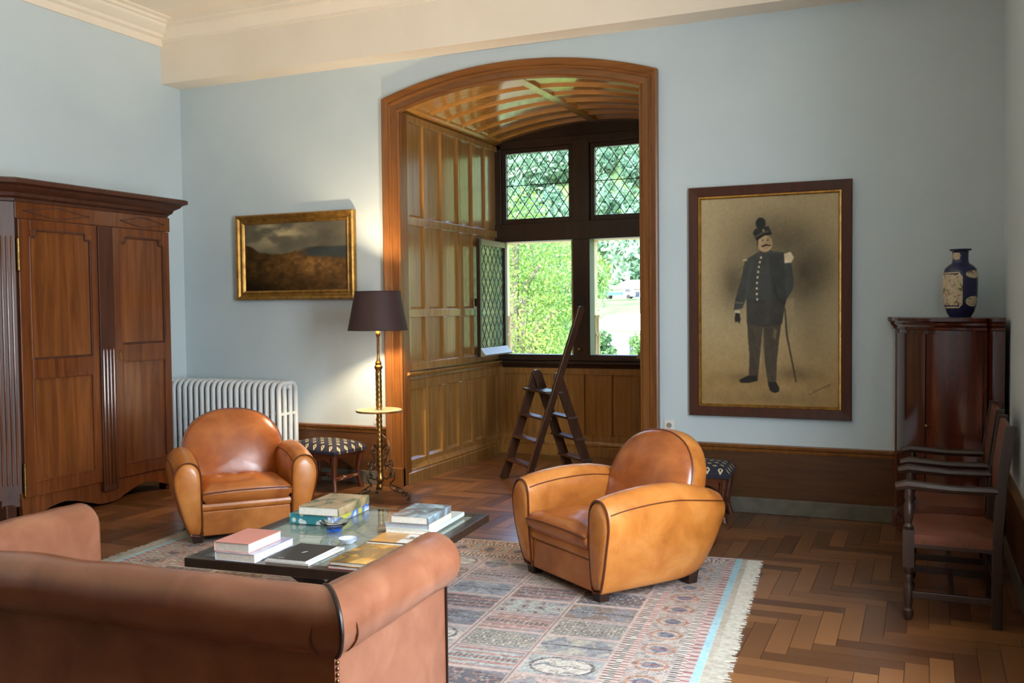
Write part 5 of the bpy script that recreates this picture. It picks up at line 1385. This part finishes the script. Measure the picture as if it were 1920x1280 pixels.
# ------------------------------------------------------------------ outside
def ground_z(x, y):
    if y < 30: z = -7.0
    elif y < 120: z = -7.0+1.6*(y-30)/90
    elif y < 190: z = -5.4+7.4*(y-120)/70
    elif y < 235: z = 2.0+1.5*(y-190)/45
    else: z = 3.5+0.62*(y-235)
    return z
gy = [10.4, 16, 22, 30, 45, 60, 80, 100, 120, 135, 150, 170, 190, 205, 220, 235, 260, 300, 340, 380, 430]
gx = [-1.3+1.9*i/30 for i in range(31)]
vsx = [(t*(y+10), y, ground_z(t*y, y)+0.8*math.sin(t*9+y*0.05)*min(1, y/60)) for y in gy for t in gx]
n = len(gx)
gr = MB().add(vsx, [(j*n+i, j*n+i+1, (j+1)*n+i+1, (j+1)*n+i) for j in range(len(gy)-1) for i in range(n-1)]).build('hillside_ground', noisy('grassy_ground', [(0.35, lin(62, 88, 44)), (0.65, lin(96, 116, 66))], 0.12, 0.95), smooth=True)
struct(gr, 'sunlit green slope outside the window bay', 'ground')

co = MB().box(-40, 10.5, -7.4, 8, 34, -6.9).build('bounce_ground', noisy('pale_bounce_gravel', [(0.3, lin(150, 146, 134)), (0.7, lin(178, 172, 158))], 3, 0.9))  # unseen pale slab added outside to throw light up into the vault
struct(co, 'pale unseen ground added below the bay window to bounce light into the vault', 'ground')
def leaf_mat(name, c1, c2, sc=0.5):
    m, nt, b = base_mat(name)
    f = noise(nt, coords(nt), sc, 3)
    c = ramp(nt, f, [(0.35, lin(*c1)), (0.65, lin(*c2))])
    out = nt.nodes['Material Output']
    tr = nt.nodes.new('ShaderNodeBsdfTranslucent'); mx = nt.nodes.new('ShaderNodeMixShader'); mx.inputs[0].default_value = 0.35
    nt.links.new(c, b.inputs['Base Color']); nt.links.new(c, tr.inputs[0]); setp(b, Roughness=0.6)
    nt.links.new(b.outputs[0], mx.inputs[1]); nt.links.new(tr.outputs[0], mx.inputs[2]); nt.links.new(mx.outputs[0], out.inputs[0])
    return m
M_leafA = leaf_mat('yellow_green_leaves', (92, 128, 44), (138, 166, 76), 0.7)
M_leafB = leaf_mat('fresh_green_leaves', (84, 128, 68), (134, 168, 100), 0.5)
M_leafC = leaf_mat('soft_green_leaves', (74, 112, 68), (118, 150, 96), 0.3)
M_leafD = leaf_mat('haze_tinted_forest', (88, 126, 100), (136, 166, 130), 0.03)  # pale blue of distance haze mixed into this leaf colour
M_bark = noisy('grey_bark', [(0.3, lin(92, 84, 74)), (0.7, lin(130, 120, 106))], 4, 0.9)
def leaves(blobs, n, size, seed):
    """n rhombic leaves spread through ellipsoid blobs (x, y, z, rx, ry, rz)"""
    g = np.random.default_rng(seed); bl = np.array(blobs, float)
    vol = bl[:, 3]*bl[:, 4]*bl[:, 5]; k = g.choice(len(bl), n, p=vol/vol.sum())
    d = g.normal(size=(n, 3)); d /= np.linalg.norm(d, axis=1, keepdims=True)
    r = g.random(n)**0.28
    c = bl[k, :3]+d*r[:, None]*bl[k, 3:]*(0.85+0.3*g.random((n, 1)))
    a = g.normal(size=(n, 3)); a /= np.linalg.norm(a, axis=1, keepdims=True)
    a[:, 2] -= 0.3
    b = np.cross(a, d+0.6*g.normal(size=(n, 3))); b /= np.linalg.norm(b, axis=1, keepdims=True)
    s = size*(0.6+0.8*g.random((n, 1)))
    v = np.stack([c-a*s, c+b*s*0.45, c+a*s, c-b*s*0.45], 1).reshape(-1, 3)
    return v, np.arange(4*n).reshape(n, 4)
def tree(label, x, y, h, blobs, n, size, mat, seed, nm='leafy_tree', group='trees outside the bay'):
    z0 = ground_z(x, y)-0.3
    t = thing(nm, label, 'tree', (x, y, z0), 0, group)
    v, f = leaves([(bx, by, bz-z0, rx, ry, rz) for bx, by, bz, rx, ry, rz in blobs], n, size, seed)
    me = bpy.data.meshes.new('foliage'); me.from_pydata(v.tolist(), [], f.tolist()); me.materials.append(mat)
    o = bpy.data.objects.new('foliage', me); COL.objects.link(o); o.parent = t; o['kind'] = 'stuff'
    r = 0.02*h+0.06; top = blobs[0]
    MB().tube([(0, 0, 0), (top[0]*0.3, top[1]*0.3, (top[2]-z0)*0.45), (top[0]*0.8, top[1]*0.8, (top[2]-z0)*0.8), (top[0], top[1], top[2]-z0+top[5]*0.5)], [r, r*0.8, r*0.6, r*0.2], 8).build('trunk', M_bark, t, smooth=True)
    g = random.Random(seed)
    for bx, by, bz, rx, ry, rz in blobs[1:]:
        MB().tube([(top[0]*0.5, top[1]*0.5, (top[2]-z0)*0.6), ((bx+top[0]*0.5)/2, (by+top[1]*0.5)/2, bz-z0-0.5), (bx, by, bz-z0)], [r*0.45, r*0.3, r*0.12], 6).build('branch', M_bark, t, smooth=True)
    return t
# near tree, filling the left light
tree('bright yellow-green tree close outside the left window light', -10.0, 23.0, 12, [(0, 0, 1.2, 1.6, 1.4, 1.5), (0.7, 0.2, 2.7, 1.1, 1.0, 1.0), (-0.6, -0.2, 3.2, 1.0, 1.0, 0.9), (0.9, 0, 0.4, 0.9, 0.9, 0.8), (-1.2, 0, 0.2, 1.2, 1, 1.2), (1.25, 0.1, 1.5, 0.7, 0.7, 0.5), (0.2, 0, 4.1, 0.8, 0.7, 0.7), (-1.5, 0.3, 2.0, 1.1, 1.0, 1.0)], 17000, 0.048, M_leafA, 1)
tree('fresh green tree behind the yellow-green one in the left light', -15.4, 38.0, 14, [(0, 0, 0.5, 2.6, 2.2, 2.2), (1.6, 0, 2.6, 1.8, 1.6, 1.7), (-1.8, 0.3, 2.8, 2.2, 2, 2.2), (2.0, 0.2, -1.5, 1.8, 1.6, 1.6), (0, 0, -2.6, 2.6, 2, 1.8), (-0.5, 0, 4.6, 1.8, 1.6, 1.4)], 11000, 0.11, M_leafB, 2)
tree('soft green tree with grey trunk by the window mullion', -18.4, 46.0, 14, [(0, 0, 3.0, 2.2, 2, 2.0), (1.0, 0, 0.5, 1.9, 1.7, 1.8), (-1.5, 0, 0.0, 1.8, 1.6, 1.8), (0.6, 0, -2.6, 2.2, 2, 1.6), (0.8, 0, 5.0, 1.5, 1.4, 1.2)], 10000, 0.12, M_leafC, 3)
tree('soft green tree far left beyond the open casement', -24.5, 50.0, 16, [(0, 0, 2.0, 3.4, 3, 3.2), (2.2, 0, 5.0, 2.4, 2, 2.2), (-2.2, 0, 5.5, 2.4, 2, 2.2), (0, 0, 7.6, 2.2, 2, 2), (1.6, 0, -2, 2.6, 2, 2.2)], 6500, 0.22, M_leafC, 4)
tree('light green tree at the left edge of the right window light', -18.0, 52.0, 12, [(0, 0, 3.6, 1.5, 1.4, 1.3), (0.5, 0, 2.6, 0.8, 0.9, 0.8), (-1.0, 0, 1.4, 1.2, 1.4, 1.6)], 3000, 0.13, M_leafA, 5)
tree('round green bush-like tree low in the right window light', -21.8, 66.0, 7, [(0, 0, -0.9, 0.9, 1.0, 0.9), (0.5, 0, -2.2, 0.9, 1.0, 1.0), (-0.9, 0, -2.0, 1.3, 1.2, 1.5)], 3000, 0.18, M_leafC, 6)
tree('small green tree at the lower right of the right window light', -16.9, 60.0, 6, [(0, 0, -0.9, 0.8, 0.9, 0.7), (-0.5, 0, -2.2, 0.8, 0.9, 0.8), (0.9, 0, -1.8, 1.3, 1.3, 1.4)], 3000, 0.16, M_leafB, 7)
tree('dense green tree standing right of the view, beyond the bay', -7.0, 42.0, 12, [(0, 0, 1.5, 2.4, 2, 2.4), (1.6, 0, 3.5, 2, 2, 2), (-0.5, 0, 4.0, 1.7, 1.6, 1.6)], 4200, 0.2, M_leafB, 8)
# wooded hill: uncountable crowns
g = np.random.default_rng(77); bl = []
for k in range(900):
    y = g.uniform(232, 420); x = g.uniform(-0.95, 0.25)*y; r = g.uniform(3.0, 5.5)
    bl.append((x, y, ground_z(x, y)+r*1.1, r, r, r*1.15))
for k in range(60):
    y = g.uniform(135, 230); x = g.uniform(-0.85, -0.40)*y; r = g.uniform(2.4, 4.0); bl.append((x, y, ground_z(x, y)+r, r, r, r*1.1))
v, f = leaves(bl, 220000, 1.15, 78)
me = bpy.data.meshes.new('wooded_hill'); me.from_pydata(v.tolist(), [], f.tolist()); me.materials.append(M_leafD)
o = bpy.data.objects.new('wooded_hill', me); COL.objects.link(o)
tag(o, 'dense forest covering the hill beyond the valley, tinted pale blue-green for haze', 'forest', kind='stuff')

# far buildings and truck
M_bwhite = plain('white_render', lin(176, 174, 168), 0.8); M_broof = plain('pale_terracotta_roof', lin(150, 118, 98), 0.8); M_bglass = plain('dark_far_glass', lin(40, 52, 66), 0.2)
bd_ = thing('low_white_building', 'long white building with pale roof beside the hillside, in the right light', 'building', (-55.0, 205, 2.2))
MB().box(-10.2, 0, -0.5, 10, 9, 3.1).build('wall', M_bwhite, bd_)
MB().loft([[(-10.8, -0.7, 3.1), (-10.8, 9.7, 3.1), (-7.5, 4.5, 5.3)], [(11, -0.7, 3.1), (11, 9.7, 3.1), (9, 4.5, 5.3)]]).build('roof', M_broof, bd_)
for x in (-5.4, -2.7):
    wq = MB().box(x, -0.08, 1.2, x+2.3, 0.05, 2.6).build('window', M_bwhite, bd_); MB().box(x+0.12, -0.1, 1.3, x+2.18, -0.02, 2.5).build('pane', M_bglass, wq)
MB().box(6.5, -0.1, 0, 8.5, 0.05, 2.4).build('door', M_bglass, bd_)
tk = thing('flatbed_truck', 'small white truck with a blue flatbed parked before the white building', 'truck', (-59.5, 196.5, ground_z(-59, 196)+0.9))
M_tkb = plain('blue_truck_bed', lin(48, 104, 140), 0.5)
MB().box(-4.0, -1, 0.75, 0.1, 1, 1.5).build('flatbed', M_tkb, tk, bevel=0.03)
cabq = MB().prism([(0.2, 0.45), (2.5, 0.45), (2.55, 1.3), (1.9, 2.35), (0.2, 2.4)], 'y', -1, 1).build('cab', M_bwhite, tk, bevel=0.05)
MB().prism([(0.8, 1.45), (2.05, 1.45), (1.7, 2.15), (0.8, 2.15)], 'y', -1.02, 1.02).build('side_window', M_bglass, cabq)
for x in (-3.1, 1.5):
    for y in (-1.02, 1.02):
        wq = MB().lathe([(0.0, -0.13), (0.42, -0.13), (0.45, -0.06), (0.45, 0.06), (0.42, 0.13), (0, 0.13)], n=16).build('wheel', M_black, tk, smooth=True); wq.location = (x, y, 0.45); wq.rotation_euler = (PI/2, 0, 0)
b2 = thing('white_gable_house', 'bright white house lower in the valley, below the truck', 'house', (-35.5, 118, -5.8))
MB().box(-4.6, 0, -1, 8, 9, 4.2).build('wall', M_bwhite, b2)
MB().loft([[(-5.2, -0.6, 4.2), (-5.2, 9.6, 4.2), (-3.8, 4.5, 6.2)], [(8.6, -0.6, 4.2), (8.6, 9.6, 4.2), (8, 4.5, 6.6)]]).build('roof', plain('white_sheet_roof', lin(240, 240, 238), 0.7), b2)
MB().box(0.6, -0.06, 1.2, 1.1, 0.05, 3.4).build('window', M_bglass, b2)
